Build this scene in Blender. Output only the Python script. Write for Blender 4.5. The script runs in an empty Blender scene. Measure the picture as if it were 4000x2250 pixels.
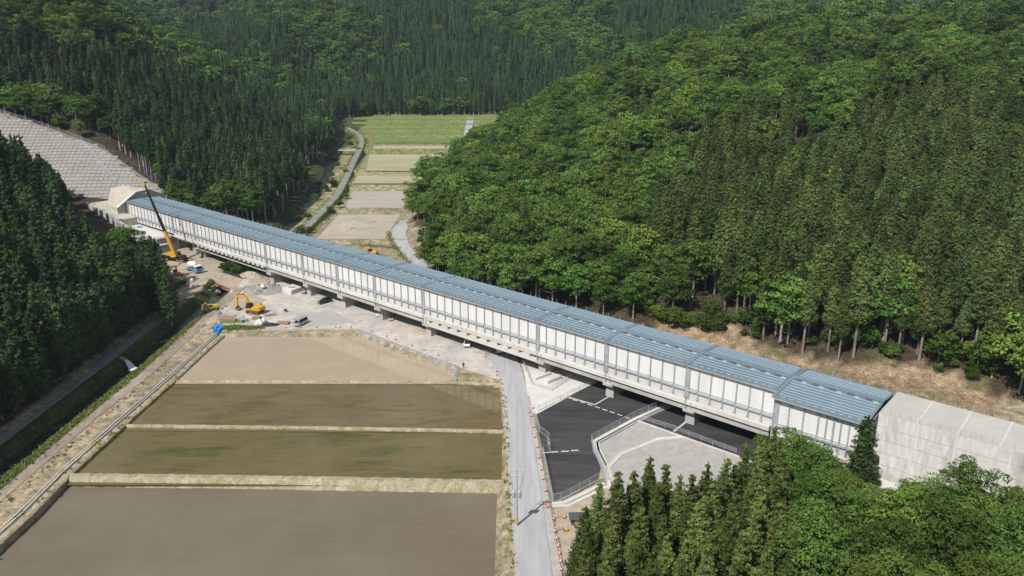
import bpy, bmesh, math, random
import numpy as np
from mathutils import Matrix, Vector
random.seed(7); rng = np.random.default_rng(7)
R = math.radians
SC = bpy.context.scene
COL = SC.collection
# ------------------------------------------------------------------ camera
F_PX, TH, CH = 3000.0, R(17.4), 75.0           # focal length in photo pixels (4000 wide), pitch, height above the paddies
cam = bpy.data.cameras.new('camera'); cam.sensor_width = 36.0; cam.lens = 36.0 * F_PX / 4000.0
cam.clip_start = 1.0; cam.clip_end = 9000.0
camo = bpy.data.objects.new('camera', cam); COL.objects.link(camo)
camo.location = (0, 0, CH); camo.rotation_euler = (math.pi / 2 - TH, 0, 0); SC.camera = camo
# ------------------------------------------------------------------ sky and sun
SUN_EL, SUN_AZ = R(50.0), math.atan2(-0.585, -0.81)    # azimuth measured from +Y towards +X; the sun stands behind and to the left
w = bpy.data.worlds.new('World'); SC.world = w; w.use_nodes = True
nt = w.node_tree; bg = nt.nodes['Background']
sky = nt.nodes.new('ShaderNodeTexSky'); sky.sky_type = 'NISHITA'; sky.sun_disc = False
sky.sun_elevation = SUN_EL; sky.sun_rotation = SUN_AZ; sky.air_density = 1.2; sky.dust_density = 1.0
tc = nt.nodes.new('ShaderNodeTexCoord'); cn_ = nt.nodes.new('ShaderNodeTexNoise'); cn_.inputs['Scale'].default_value = 3.2; cn_.inputs['Detail'].default_value = 7; cn_.inputs['Roughness'].default_value = .55
nt.links.new(tc.outputs['Generated'], cn_.inputs['Vector'])      # broken cloud all over the sky, as the paddies mirror it
cr_ = nt.nodes.new('ShaderNodeMapRange'); cr_.inputs[1].default_value = .50; cr_.inputs[2].default_value = .66; cr_.inputs[4].default_value = .8; nt.links.new(cn_.outputs['Fac'], cr_.inputs[0])
cm_ = nt.nodes.new('ShaderNodeMix'); cm_.data_type = 'RGBA'; cm_.inputs[7].default_value = (13.0, 13.2, 13.6, 1)
nt.links.new(cr_.outputs[0], cm_.inputs[0]); nt.links.new(sky.outputs[0], cm_.inputs[6]); nt.links.new(cm_.outputs[2], bg.inputs[0]); bg.inputs[1].default_value = 0.055
sl = bpy.data.lights.new('sun', 'SUN'); sl.energy = 4.2; sl.angle = R(0.53); sl.color = (1.0, 0.965, 0.92)
slo = bpy.data.objects.new('sun', sl); COL.objects.link(slo)
sd = Vector((math.sin(SUN_AZ) * math.cos(SUN_EL), math.cos(SUN_AZ) * math.cos(SUN_EL), math.sin(SUN_EL)))
slo.rotation_euler = sd.to_track_quat('Z', 'Y').to_euler(); slo.location = (-60, -80, 200)
vs = SC.view_settings; vs.view_transform = 'Standard'; vs.look = 'None'; vs.exposure = 0.25; vs.gamma = 1.0
SC.cycles.max_bounces = 5; SC.cycles.diffuse_bounces = 2; SC.cycles.glossy_bounces = 2; SC.cycles.transmission_bounces = 3
SC.cycles.transparent_max_bounces = 6; SC.cycles.use_denoising = True
# ------------------------------------------------------------------ photo pixel -> place
c_, s_ = math.cos(TH), math.sin(TH)
def ray(u, v):
    a = (u - 2000) / F_PX; b = (v - 1125) / F_PX
    return (a, c_ - b * s_, -s_ - b * c_)
def G(u, v, z=0.0):
    r = ray(u, v); t = (z - CH) / r[2]; return Vector((r[0] * t, r[1] * t, z))
def AY(u, v, Y):
    r = ray(u, v); t = Y / r[1]; return Vector((r[0] * t, Y, CH + r[2] * t))
def proj(x, y, z):
    z = z - CH; d = y * c_ - z * s_; up = y * s_ + z * c_
    return 2000 + F_PX * x / d, 1125 - F_PX * up / d, d
R1 = lambda x, y: (x * .5176, 400 + y * .5176)
R2 = lambda x, y: (500 + x * .3451, 850 + y * .3451)
R3 = lambda x, y: (1000 + x * .4831, 850 + y * .4831)
R4 = lambda x, y: (1900 + x * .5522, 1250 + y * .5522)
R5 = lambda x, y: (2900 + x * .5176, 1200 + y * .5176)
R6 = lambda x, y: (1150 + x * .4832, 350 + y * .4832)
R7 = lambda x, y: (x * .6211, 1100 + y * .6211)
R8 = lambda x, y: (1800 + x * .5175, 1500 + y * .5175)
# ------------------------------------------------------------------ materials
MATS = {}
def newmat(name):
    m = bpy.data.materials.new(name); m.use_nodes = True; MATS[name] = m
    n = m.node_tree; return m, n, n.nodes['Principled BSDF'], n.links
def mat(name, col, rough=0.8, var=0.15, scale=1.0, bump=0.0, bscale=None, metal=0.0, col2=None, detail=6, spec=0.3, stretch=None, amt2=0.5, lo=.35, hi=.65):
    """colour with two octaves of world-space noise, a second blotch colour and fine relief"""
    if name in MATS: return MATS[name]
    m, n, b, L = newmat(name)
    b.inputs['Roughness'].default_value = rough; b.inputs['Metallic'].default_value = metal
    b.inputs['Specular IOR Level'].default_value = spec
    geo = n.nodes.new('ShaderNodeNewGeometry'); vec = geo.outputs['Position']
    if stretch:
        mp = n.nodes.new('ShaderNodeMapping'); mp.inputs['Scale'].default_value = stretch
        L.new(vec, mp.inputs[0]); vec = mp.outputs[0]
    t1 = n.nodes.new('ShaderNodeTexNoise'); t1.inputs['Scale'].default_value = scale; t1.inputs['Detail'].default_value = detail
    L.new(vec, t1.inputs['Vector'])
    r1 = n.nodes.new('ShaderNodeMapRange'); r1.inputs[1].default_value = .3; r1.inputs[2].default_value = .7
    r1.inputs[3].default_value = 1 - var; r1.inputs[4].default_value = 1 + var; L.new(t1.outputs['Fac'], r1.inputs[0])
    cur = n.nodes.new('ShaderNodeRGB'); cur.outputs[0].default_value = (*col, 1); cur = cur.outputs[0]
    if col2:
        t2 = n.nodes.new('ShaderNodeTexNoise'); t2.inputs['Scale'].default_value = scale * .23; t2.inputs['Detail'].default_value = 5
        L.new(vec, t2.inputs['Vector'])
        r2 = n.nodes.new('ShaderNodeMapRange'); r2.inputs[1].default_value = lo; r2.inputs[2].default_value = hi; r2.inputs[4].default_value = amt2 * 2 if amt2 < .5 else 1.0
        L.new(t2.outputs['Fac'], r2.inputs[0])
        mx = n.nodes.new('ShaderNodeMix'); mx.data_type = 'RGBA'; mx.inputs[7].default_value = (*col2, 1)
        L.new(r2.outputs[0], mx.inputs[0]); L.new(cur, mx.inputs[6]); cur = mx.outputs[2]
    mu = n.nodes.new('ShaderNodeMix'); mu.data_type = 'RGBA'; mu.blend_type = 'MULTIPLY'; mu.inputs[0].default_value = 1
    L.new(cur, mu.inputs[6]); L.new(r1.outputs[0], mu.inputs[7]); L.new(mu.outputs[2], b.inputs['Base Color'])
    if bump:
        t3 = n.nodes.new('ShaderNodeTexNoise'); t3.inputs['Scale'].default_value = bscale or scale * 4; t3.inputs['Detail'].default_value = 4
        L.new(geo.outputs['Position'], t3.inputs['Vector'])
        bp = n.nodes.new('ShaderNodeBump'); bp.inputs['Strength'].default_value = 1.0; bp.inputs['Distance'].default_value = bump
        L.new(t3.outputs['Fac'], bp.inputs['Height']); L.new(bp.outputs[0], b.inputs['Normal'])
    return m
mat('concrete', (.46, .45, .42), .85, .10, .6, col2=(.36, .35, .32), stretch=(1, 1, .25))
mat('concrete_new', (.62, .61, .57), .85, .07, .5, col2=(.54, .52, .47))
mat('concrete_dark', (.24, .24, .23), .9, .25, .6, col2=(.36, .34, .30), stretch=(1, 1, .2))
mat('panel_white', (.75, .745, .725), .55, .05, .8, col2=(.67, .665, .64), stretch=(1, 1, .22))
mat('parapet', (.63, .625, .60), .7, .05, .4, col2=(.55, .54, .51))
mat('steel', (.36, .385, .40), .5, .12, 1.5, metal=.2, col2=(.44, .465, .48))
mat('steel_light', (.46, .50, .52), .5, .1, 1.2, metal=.3)
mat('roof_blue', (.195, .255, .292), .42, .08, .5, metal=.15, col2=(.225, .285, .322), spec=.4)
mat('roof_rail', (.40, .53, .61), .4, .06, .7, metal=.2)
mat('roof_dark', (.10, .12, .135), .6, .1, 1)
mat('asphalt_old', (.36, .36, .36), .9, .12, .9, col2=(.42, .415, .405), bump=.01, bscale=8, stretch=(1.6, .12, 1))
mat('asphalt_new', (.036, .034, .036), .85, .28, .6, col2=(.068, .062, .062), bump=.01, bscale=9, stretch=(.25, 1.3, 1))
mat('paint_white', (.75, .75, .73), .7, .1, 3)
mat('gravel_yard', (.53, .485, .42), .95, .16, .7, col2=(.38, .36, .335), bump=.06, bscale=2.5)
mat('gravel_grey', (.345, .335, .315), .95, .12, 2.2, col2=(.40, .375, .335), bump=.012, bscale=6)
mat('gravel_shade', (.20, .20, .195), .95, .2, .8, col2=(.26, .25, .23), bump=.04, bscale=4)
mat('dirt', (.42, .35, .26), .95, .18, .6, col2=(.34, .29, .22), bump=.08, bscale=2)
mat('dirt_bund', (.40, .345, .26), .95, .26, 2.2, col2=(.27, .235, .12), bump=.12, bscale=3.5)
mat('dirt_orange', (.42, .27, .15), .95, .2, .8, col2=(.36, .28, .20), bump=.08, bscale=2)
mat('rubble', (.24, .24, .235), .95, .35, 1.6, col2=(.34, .31, .26), bump=.15, bscale=3)
mat('path_old', (.24, .19, .16), .95, .2, .7, col2=(.34, .28, .22), stretch=(1, .4, 1))
mat('grass', (.10, .16, .035), .9, .35, .8, col2=(.17, .19, .06), bump=.2, bscale=2)
mat('grass_dark', (.055, .075, .03), .95, .35, .8, col2=(.09, .085, .05), bump=.25, bscale=1.5)
mat('field_green', (.12, .20, .038), .95, .22, .35, col2=(.19, .235, .07), stretch=(.12, 1, 1), bump=.05)
mat('field_mixed', (.32, .31, .16), .95, .14, .25, col2=(.41, .37, .26), stretch=(.15, 1, 1), bump=.05)
mat('field_bare', (.42, .36, .27), .95, .12, .3, col2=(.37, .34, .29), stretch=(.25, 1, 1), bump=.05)
mat('rust', (.22, .10, .065), .8, .25, 1.2, col2=(.30, .17, .11))
mat('yellow', (.62, .33, .035), .5, .08, 1.5, spec=.4)
mat('yellow_dull', (.50, .36, .05), .55, .1, 1.5)
mat('orange', (.50, .22, .03), .55, .1, 1.5)
mat('black_metal', (.022, .022, .024), .55, .2, 2)
mat('rubber', (.03, .03, .03), .9, .2, 3)
mat('track_mud', (.13, .105, .08), .9, .25, 2)
mat('glass_dark', (.015, .02, .025), .08, .05, 1, spec=.6)
mat('car_black', (.012, .013, .014), .25, .05, 1, spec=.6)
mat('car_silver', (.42, .43, .44), .35, .04, 1, metal=.5)
mat('car_white', (.72, .72, .71), .35, .03, 1, spec=.5)
mat('truck_blue', (.10, .33, .56), .4, .06, 1)
mat('cone_red', (.55, .055, .035), .5, .08, 4)
mat('tarp_blue', (.02, .28, .62), .45, .15, 2)
mat('band_blue', (.03, .22, .70), .6, .1, 2)
mat('bag_white', (.68, .64, .54), .7, .1, 2, bump=.05, bscale=4)
mat('wood', (.30, .22, .14), .85, .25, 2)
mat('wood_dark', (.10, .08, .065), .9, .3, 2)
mat('tile_roof', (.08, .085, .10), .5, .15, 3)
mat('cloth_white', (.62, .64, .62), .9, .05, 3)
mat('cloth_dark', (.04, .04, .05), .9, .1, 3)
mat('skin', (.45, .28, .20), .7, .05, 3)
mat('net_green', (.03, .19, .09), .8, .2, 3)
mat('bark', (.20, .155, .12), .95, .25, 1.5, col2=(.29, .25, .21), stretch=(2, 2, .3))
mat('bark_pale', (.36, .33, .29), .95, .2, 1.5, stretch=(2, 2, .3))
mat('rock', (.30, .29, .27), .95, .25, .8, col2=(.22, .21, .20), bump=.1, bscale=2)
mat('crib_cell', (.30, .285, .255), .95, .18, .5, col2=(.35, .335, .30), bump=.05, bscale=2)
mat('crib_beam', (.355, .34, .305), .9, .12, .6, col2=(.29, .275, .245))
mat('stream', (.03, .035, .03), .25, .2, .5, spec=.5)
mat('foam', (.75, .80, .84), .5, .15, 4)
def watermat(name, col, col2, rough, scale, stretch=(1, 1, 1), lo=.43, hi=.60, col3=None, s3=.04):
    m, n, b, L = newmat(name)
    b.inputs['Roughness'].default_value = rough; b.inputs['IOR'].default_value = 1.33
    geo = n.nodes.new('ShaderNodeNewGeometry')
    mp = n.nodes.new('ShaderNodeMapping'); mp.inputs['Scale'].default_value = stretch; L.new(geo.outputs['Position'], mp.inputs[0])
    t = n.nodes.new('ShaderNodeTexNoise'); t.inputs['Scale'].default_value = scale; t.inputs['Detail'].default_value = 8; t.inputs['Roughness'].default_value = .72
    t.inputs['Distortion'].default_value = 1.6
    L.new(mp.outputs[0], t.inputs['Vector'])
    r = n.nodes.new('ShaderNodeMapRange'); r.inputs[1].default_value = lo; r.inputs[2].default_value = hi; L.new(t.outputs['Fac'], r.inputs[0])
    mx = n.nodes.new('ShaderNodeMix'); mx.data_type = 'RGBA'; mx.inputs[6].default_value = (*col, 1); mx.inputs[7].default_value = (*col2, 1)
    L.new(r.outputs[0], mx.inputs[0]); cur = mx.outputs[2]
    if col3:
        t3 = n.nodes.new('ShaderNodeTexNoise'); t3.inputs['Scale'].default_value = s3; t3.inputs['Detail'].default_value = 9; t3.inputs['Roughness'].default_value = .68
        L.new(geo.outputs['Position'], t3.inputs['Vector'])
        r3 = n.nodes.new('ShaderNodeMapRange'); r3.inputs[1].default_value = .42; r3.inputs[2].default_value = .62; L.new(t3.outputs['Fac'], r3.inputs[0])
        m3 = n.nodes.new('ShaderNodeMix'); m3.data_type = 'RGBA'; m3.inputs[7].default_value = (*col3, 1)
        L.new(r3.outputs[0], m3.inputs[0]); L.new(cur, m3.inputs[6]); cur = m3.outputs[2]
    L.new(cur, b.inputs['Base Color'])
    # ripples
    t4 = n.nodes.new('ShaderNodeTexNoise'); t4.inputs['Scale'].default_value = 1.2; L.new(geo.outputs['Position'], t4.inputs['Vector'])
    bp = n.nodes.new('ShaderNodeBump'); bp.inputs['Distance'].default_value = .004; L.new(t4.outputs['Fac'], bp.inputs['Height']); L.new(bp.outputs[0], b.inputs['Normal'])
    return m
watermat('water_tan', (.37, .295, .20), (.40, .325, .225), .06, .05)
watermat('water_olive', (.175, .128, .050), (.105, .082, .034), .04, .16, (.35, 1.6, 1), col3=(.16, .125, .065), s3=.06)
watermat('water_green', (.145, .115, .040), (.070, .072, .022), .04, .16, (.35, 1.6, 1), col3=(.15, .12, .052), s3=.05)
watermat('water_grey', (.180, .148, .100), (.145, .118, .080), .04, .9, (.06, 1.5, 1), lo=.35, hi=.7, col3=(.19, .16, .115), s3=.028)  # broad paler patches paint cloud reflections into the mud colour
def leafmat(name, base, bright, hue=0.02):
    """leaves: colour varies from tree to tree and from clump to clump, some light passes through"""
    m = bpy.data.materials.new(name); m.use_nodes = True; MATS[name] = m
    n = m.node_tree; L = n.links
    for x in list(n.nodes): n.nodes.remove(x)
    out = n.nodes.new('ShaderNodeOutputMaterial')
    at = n.nodes.new('ShaderNodeAttribute'); at.attribute_name = 'tint'
    oi = n.nodes.new('ShaderNodeObjectInfo')
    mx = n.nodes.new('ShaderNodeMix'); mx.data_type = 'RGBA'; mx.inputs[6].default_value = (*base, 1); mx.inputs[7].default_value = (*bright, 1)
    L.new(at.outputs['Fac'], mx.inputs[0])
    hs = n.nodes.new('ShaderNodeHueSaturation'); L.new(mx.outputs[2], hs.inputs['Color'])
    r1 = n.nodes.new('ShaderNodeMapRange'); r1.inputs[3].default_value = .5 - hue; r1.inputs[4].default_value = .5 + hue; L.new(oi.outputs['Random'], r1.inputs[0]); L.new(r1.outputs[0], hs.inputs['Hue'])
    ma = n.nodes.new('ShaderNodeMath'); ma.operation = 'MULTIPLY'; ma.inputs[1].default_value = 7.31; L.new(oi.outputs['Random'], ma.inputs[0])
    fr = n.nodes.new('ShaderNodeMath'); fr.operation = 'FRACT'; L.new(ma.outputs[0], fr.inputs[0])
    r2 = n.nodes.new('ShaderNodeMapRange'); r2.inputs[3].default_value = .58; r2.inputs[4].default_value = 1.40; L.new(fr.outputs[0], r2.inputs[0]); L.new(r2.outputs[0], hs.inputs['Value'])
    d = n.nodes.new('ShaderNodeBsdfDiffuse'); tr = n.nodes.new('ShaderNodeBsdfTranslucent'); mi = n.nodes.new('ShaderNodeMixShader'); mi.inputs[0].default_value = .22
    L.new(hs.outputs[0], d.inputs[0]); L.new(hs.outputs[0], tr.inputs[0]); L.new(d.outputs[0], mi.inputs[1]); L.new(tr.outputs[0], mi.inputs[2]); L.new(mi.outputs[0], out.inputs[0])
    return m
leafmat('leaf_cedar', (.042, .074, .024), (.175, .220, .065), .018)
leafmat('leaf_cedar_bright', (.048, .080, .022), (.175, .215, .058), .014)
leafmat('leaf_cedar_dark', (.030, .064, .026), (.112, .165, .058), .014)
leafmat('leaf_cedar_far', (.038, .082, .034), (.125, .195, .072), .014)  # greener stand, with the frontal sun on the far slope brightened into the leaf colour
leafmat('leaf_broad', (.046, .098, .022), (.135, .220, .045), .016)
leafmat('leaf_broad_yellow', (.072, .125, .024), (.19, .27, .05), .012)
leafmat('leaf_broad_fresh', (.050, .108, .022), (.14, .235, .05), .012)
leafmat('leaf_bush', (.045, .085, .018), (.11, .17, .03), .03)
leafmat('leaf_lime', (.09, .15, .02), (.17, .23, .03), .02)
# ------------------------------------------------------------------ mesh helpers
class MB:
    def __init__(s): s.v = []; s.f = []
    def add(s, v, f):
        o = len(s.v); s.v += [tuple(p) for p in v]; s.f += [tuple(i + o for i in q) for q in f]; return s
    def box(s, x0, x1, y0, y1, z0, z1):
        return s.add([(x0,y0,z0),(x1,y0,z0),(x1,y1,z0),(x0,y1,z0),(x0,y0,z1),(x1,y0,z1),(x1,y1,z1),(x0,y1,z1)],
                     [(0,3,2,1),(4,5,6,7),(0,1,5,4),(1,2,6,5),(2,3,7,6),(3,0,4,7)])
    def cbox(s, c, h, m=None):
        """box by centre and half size, optional 4x4 matrix"""
        vs = [Vector((c[0]+sx*h[0], c[1]+sy*h[1], c[2]+sz*h[2])) for sz in (-1,1) for sx, sy in ((-1,-1),(1,-1),(1,1),(-1,1))]
        if m: vs = [m @ v for v in vs]
        return s.add(vs, [(0,3,2,1),(4,5,6,7),(0,1,5,4),(1,2,6,5),(2,3,7,6),(3,0,4,7)])
    def prism(s, pts, ax, a, b):
        """polygon pts (2D) extruded along axis ax from a to b; ax 'y': pts are (x,z); ax 'x': (y,z); ax 'z': (x,y)"""
        n = len(pts); f = lambda p, t: {'y': (p[0], t, p[1]), 'x': (t, p[0], p[1]), 'z': (p[0], p[1], t)}[ax]
        return s.add([f(p, a) for p in pts] + [f(p, b) for p in pts],
                     [tuple(range(n)), tuple(range(2*n-1, n-1, -1))] + [(i, i+n, (i+1) % n + n, (i+1) % n) for i in range(n)])
    def tube(s, pts, rad, n=6, caps=True):
        pts = [Vector(p) for p in pts]; rads = rad if isinstance(rad, (list, tuple)) else [rad] * len(pts)
        V = []; Fc = []
        for i, p in enumerate(pts):
            d = (pts[min(i+1, len(pts)-1)] - pts[max(i-1, 0)]).normalized()
            a = d.cross(Vector((0,0,1)));  a = Vector((1,0,0)) if a.length < 1e-3 else a.normalized(); b = d.cross(a)
            for k in range(n):
                t = 2*math.pi*k/n; V.append(p + (a*math.cos(t) + b*math.sin(t)) * rads[i])
        for i in range(len(pts)-1):
            for k in range(n): Fc.append((i*n+k, i*n+(k+1) % n, (i+1)*n+(k+1) % n, (i+1)*n+k))
        if caps: Fc += [tuple(range(n-1, -1, -1)), tuple(range((len(pts)-1)*n, len(pts)*n))]
        return s.add(V, Fc)
    def lathe(s, prof, n=12, m=None, ax='z'):
        V = []; Fc = []
        for r, z in prof:
            for k in range(n):
                t = 2*math.pi*k/n; p = (r*math.cos(t), r*math.sin(t), z)
                if ax == 'x': p = (p[2], p[0], p[1])
                if ax == 'y': p = (p[0], p[2], p[1])
                V.append(m @ Vector(p) if m else p)
        for i in range(len(prof)-1):
            for k in range(n): Fc.append((i*n+k, i*n+(k+1) % n, (i+1)*n+(k+1) % n, (i+1)*n+k))
        Fc += [tuple(range(n-1, -1, -1)), tuple(range((len(prof)-1)*n, len(prof)*n))]
        return s.add(V, Fc)
    def mesh(s, name, m=None):
        me = bpy.data.meshes.new(name); me.from_pydata(s.v, [], s.f); me.update()
        if m: me.materials.append(MATS[m])
        return me
    def build(s, name, m, parent=None, bevel=0.0, fix=True):
        me = s.mesh(name, m)
        if fix:
            b = bmesh.new(); b.from_mesh(me); bmesh.ops.recalc_face_normals(b, faces=b.faces)
            if bevel: bmesh.ops.bevel(b, geom=b.edges[:] , offset=bevel, segments=1, affect='EDGES', clamp_overlap=True)
            b.to_mesh(me); b.free()
        return obj(name, me, parent)
def obj(name, me, parent=None, loc=None, rz=None, sc=None):
    o = bpy.data.objects.new(name, me); COL.objects.link(o)
    if parent: o.parent = parent
    if loc is not None: o.location = loc
    if rz is not None: o.rotation_euler = (0, 0, rz)
    if sc is not None: o.scale = sc
    return o
def empty(name, loc=(0,0,0), rz=0): 
    o = obj(name, None, None, loc, rz); o.empty_display_size = .5; return o
def tag(o, label=None, cat=None, group=None, kind=None):
    if label: o['label'] = label
    if cat: o['category'] = cat
    if group: o['group'] = group
    if kind: o['kind'] = kind
    return o
def copy_tree(o, parent=None):
    c = o.copy(); COL.objects.link(c); c.parent = parent
    for ch in list(o.children): copy_tree(ch, c)
    return c
def place(o, loc, rz=None, sc=None):
    o.location = loc
    if rz is not None: o.rotation_euler = (0, 0, rz)
    if sc is not None: o.scale = (sc, sc, sc)
    return o
_shared = {}
def ubox(mname):
    """unit box (0..1 in x, y, z), shared mesh for one material"""
    if mname not in _shared: _shared[mname] = MB().box(0,1,0,1,0,1).mesh('unit_box_' + mname, mname)
    return _shared[mname]
def bpart(name, mname, parent, x0, x1, y0, y1, z0, z1):
    return obj(name, ubox(mname), parent, (x0,y0,z0), None, (x1-x0,y1-y0,z1-z0))
def offs(pts, closed=False):
    """mitred left normals of a 2D polyline"""
    n = len(pts); out = []
    for i in range(n):
        a = Vector(pts[max(i-1,0)][:2]); b = Vector(pts[i][:2]); c = Vector(pts[min(i+1,n-1)][:2])
        d1 = (b-a).normalized() if i > 0 else (c-b).normalized(); d2 = (c-b).normalized() if i < n-1 else d1
        d = (d1+d2).normalized(); nn = Vector((-d.y, d.x)); k = max(.5, nn.dot(Vector((-d1.y, d1.x)))); out.append(nn / k)
    return out
def extr(pts, prof, zf=None, caps=True, mb=None, jit=0.0):
    """cross-section prof [(offset to the left, z)] swept along pts [(x, y[, z])]"""
    nn = offs(pts); mb = mb or MB(); V = []; Fc = []; k = len(prof)
    for i, p in enumerate(pts):
        bz = p[2] if len(p) > 2 else 0.0
        for o, z in prof:
            j = (random.uniform(-jit, jit), random.uniform(-jit, jit)*.5) if jit else (0, 0)
            x, y = p[0] + nn[i].x*(o+j[0]), p[1] + nn[i].y*(o+j[0]); V.append((x, y, (zf(x, y) if zf else bz) + z + j[1]))
    for i in range(len(pts)-1):
        for q in range(k-1): Fc.append((i*k+q, i*k+q+1, (i+1)*k+q+1, (i+1)*k+q))
    if caps and k > 2: Fc += [tuple(range(k-1, -1, -1)), tuple(range((len(pts)-1)*k, len(pts)*k))]
    return mb.add(V, Fc)
def dens(pts, step):
    out = []
    for a, b in zip(pts[:-1], pts[1:]):
        a = Vector(a); b = Vector(b); n = max(1, int((b-a).length / step))
        out += [tuple(a.lerp(b, i/n)) for i in range(n)]
    return out + [tuple(pts[-1])]
def inpoly(x, y, poly):
    x = np.asarray(x, float); y = np.asarray(y, float); c = np.zeros(x.shape, bool); n = len(poly)
    for i in range(n):
        x1, y1 = poly[i][:2]; x2, y2 = poly[i-1][:2]
        if y1 == y2: continue
        c ^= ((y1 > y) != (y2 > y)) & (x < (x2-x1)*(y-y1)/(y2-y1) + x1)
    return c
def sheet(name, pts, z, m, kind='structure', zf=None, sub=0):
    """flat or draped polygon sheet; facing up"""
    b = bmesh.new(); vs_ = [b.verts.new((p[0], p[1], z)) for p in pts]; b.faces.new(vs_)
    bmesh.ops.triangulate(b, faces=b.faces[:])
    if sub: bmesh.ops.subdivide_edges(b, edges=b.edges[:], cuts=sub, use_grid_fill=True)
    if zf:
        for v in b.verts: v.co.z = zf(v.co.x, v.co.y) + z
    bmesh.ops.recalc_face_normals(b, faces=b.faces[:])
    if sum(f.normal.z for f in b.faces) < 0: bmesh.ops.reverse_faces(b, faces=b.faces[:])
    me = bpy.data.meshes.new(name); b.to_mesh(me); b.free(); me.materials.append(MATS[m])
    return tag(obj(name, me), kind=kind)
# ------------------------------------------------------------------ terrain
def poly_dist(x, y, pl):
    d = np.full(np.shape(x), 1e9)
    for (ax, ay), (bx, by) in zip(pl[:-1], pl[1:]):
        vx, vy = bx-ax, by-ay; t = np.clip(((x-ax)*vx + (y-ay)*vy) / (vx*vx+vy*vy), 0, 1)
        d = np.minimum(d, np.hypot(x-ax-t*vx, y-ay-t*vy))
    return d
STREAM = [(-98.8,60),(-98,112),(-96,180),(-96,215),(-96,240),(-97,258),(-101,290),(-99,330),(-101,380),(-107,440),(-117,510),(-127,580),(-140,650)]
TERR_Y = [(285,0.0),(300,1.0),(352,3.2),(402,6.2),(434,8.0),(508,11.2),(530,12.4),(568,14.2),(592,15.6),(616,17.0),(640,18.4),(690,20.0),(3000,20.0)]
def floor_z(x, y):
    """terraced valley floor: each field is level and ends in a bank"""
    y = np.asarray(y, float); z = np.zeros(np.broadcast(np.asarray(x, float), y).shape)
    prev = 0.0
    for yy, zz in TERR_Y:
        z = z + (zz-prev) * np.clip((y-(yy-2.0))/4.0, 0, 1); prev = zz
    return z
C = []      # hill control points x, y, z
C += [(-41,318,2),(-31,264,1.5),(0,220,2),(25,205,2.5),(42,196,3),(71,182,3.5),(95,176,4),(109,163,4),(128,150,5),(155,120,6),(190,90,8),(-41,340,4),(-40,400,7),(-30,440,9),(-14,500,12),(-4,560,15),(16,610,18),(60,660,22)]
C += [(2,480,21),(15,470,30),(39,460,42),(87,470,58),(148,500,70),(200,540,84),(275,620,90),(325,650,84),(296,590,84),(255,535,74),(360,600,96),(365,520,114)]
C += [(101,320,40),(126,330,47),(153,330,51),(184,320,50),(216,320,56),(110,395,40),(160,400,48),(205,405,54),(235,480,76)]
C += [(30,370,25),(55,330,28),(43,260,10),(80,240,14),(115,230,15),(145,290,35),(127,200,7),(0,330,8),(0,390,14),(-20,400,9),(10,290,7),(-10,300,4),(250,250,38),(300,330,72),(200,180,10),(260,150,18),(420,500,125),(480,300,105),(560,450,150)]
C += [(-110,345,4),(-114,400,7.5),(-120,470,11),(-131,560,15.5),(-144,640,19),(-130,352,5),(-118,322,2)]
C += [(-186,520,36),(-168,560,26),(-140,600,17),(-226,500,64),(-262,480,86),(-305,450,96),(-230,430,48),(-200,420,34),(-168,420,16),(-253,420,55),(-235,640,55),(-300,640,80),(-170,720,34),(-300,400,72),(-330,340,78)]
C += [(-147.4,335.9,10),(-248,380,43.4),(-189.2,335.1,13),(-203.4,366.6,32.1),(-172.4,350.3,20.3),(-235.8,356.1,28.8),(-155.7,339.1,12.5),(-220,372,36.7),(-215,345,20.5),(-160,352,18)]
C += [(-104.5,140,1),(-104.5,170,1),(-104.5,200,1),(-106,222,1),(-118,247,1),(-131,274,1),(-150,290,3),(-165,300,8),(-172,318,9),(-108,90,1),(-110,60,2)]
C += [(-172,262,27),(-160,274,15),(-140,230,11),(-130,200,8),(-128,160,9),(-160,180,27),(-200,230,42),(-200,150,45),(-160,110,28),(-125,100,8),(-250,200,65),(-232,290,38),(-240,325,30),(-300,260,70),(-200,300,18),(-350,150,90)]
for x in (-100,-80,-50,-20): C += [(x,690,22)]
C += [(-133,800,55),(-170,1000,122),(-140,730,32),(0,1000,124),(0,745,42),(107,800,82),(93,705,50),(210,900,116),(-70,850,75),(60,900,100),(-30,720,30)]
C += [(-433,1000,112),(-340,860,56),(-310,800,60),(-252,900,110),(-228,770,78),(-380,950,72),(-330,1000,96),(-500,1100,145),(-450,800,90),(-420,640,110)]
C += [(0,1350,190),(-300,1300,185),(300,1250,170),(-650,1350,215),(520,1250,98),(450,850,80),(400,720,82),(-700,800,180),(-560,480,170),(760,1400,120),(700,900,150),(0,1900,230),(-900,1900,260),(900,1900,150),(1150,2400,262),(1500,2500,290),(850,2500,250),(0,2800,260),(-1500,2600,300),(2000,2600,320),(1500,1200,260),(-1600,1000,300),(1500,0,200),(-1500,0,250)]
for p in [(-60,300),(-80,300),(-70,350),(-80,420),(-75,480),(-70,540),(-80,600),(-60,640),(-40,280),(-60,250),(-90,260),(-50,150),(-20,180),(-90,100),(-90,200),(30,150),(50,150),(80,125),(60,60),(0,100),(100,100),(20,190),(60,165),(-110,290),(-125,300),(95,150)]:
    C.append((*p, -9 + float(floor_z(*p))))
C = np.array(C, float)
def _phi(r2): return np.where(r2 > 0, r2*np.log(np.maximum(r2, 1e-9))*.5, 0)
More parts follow.
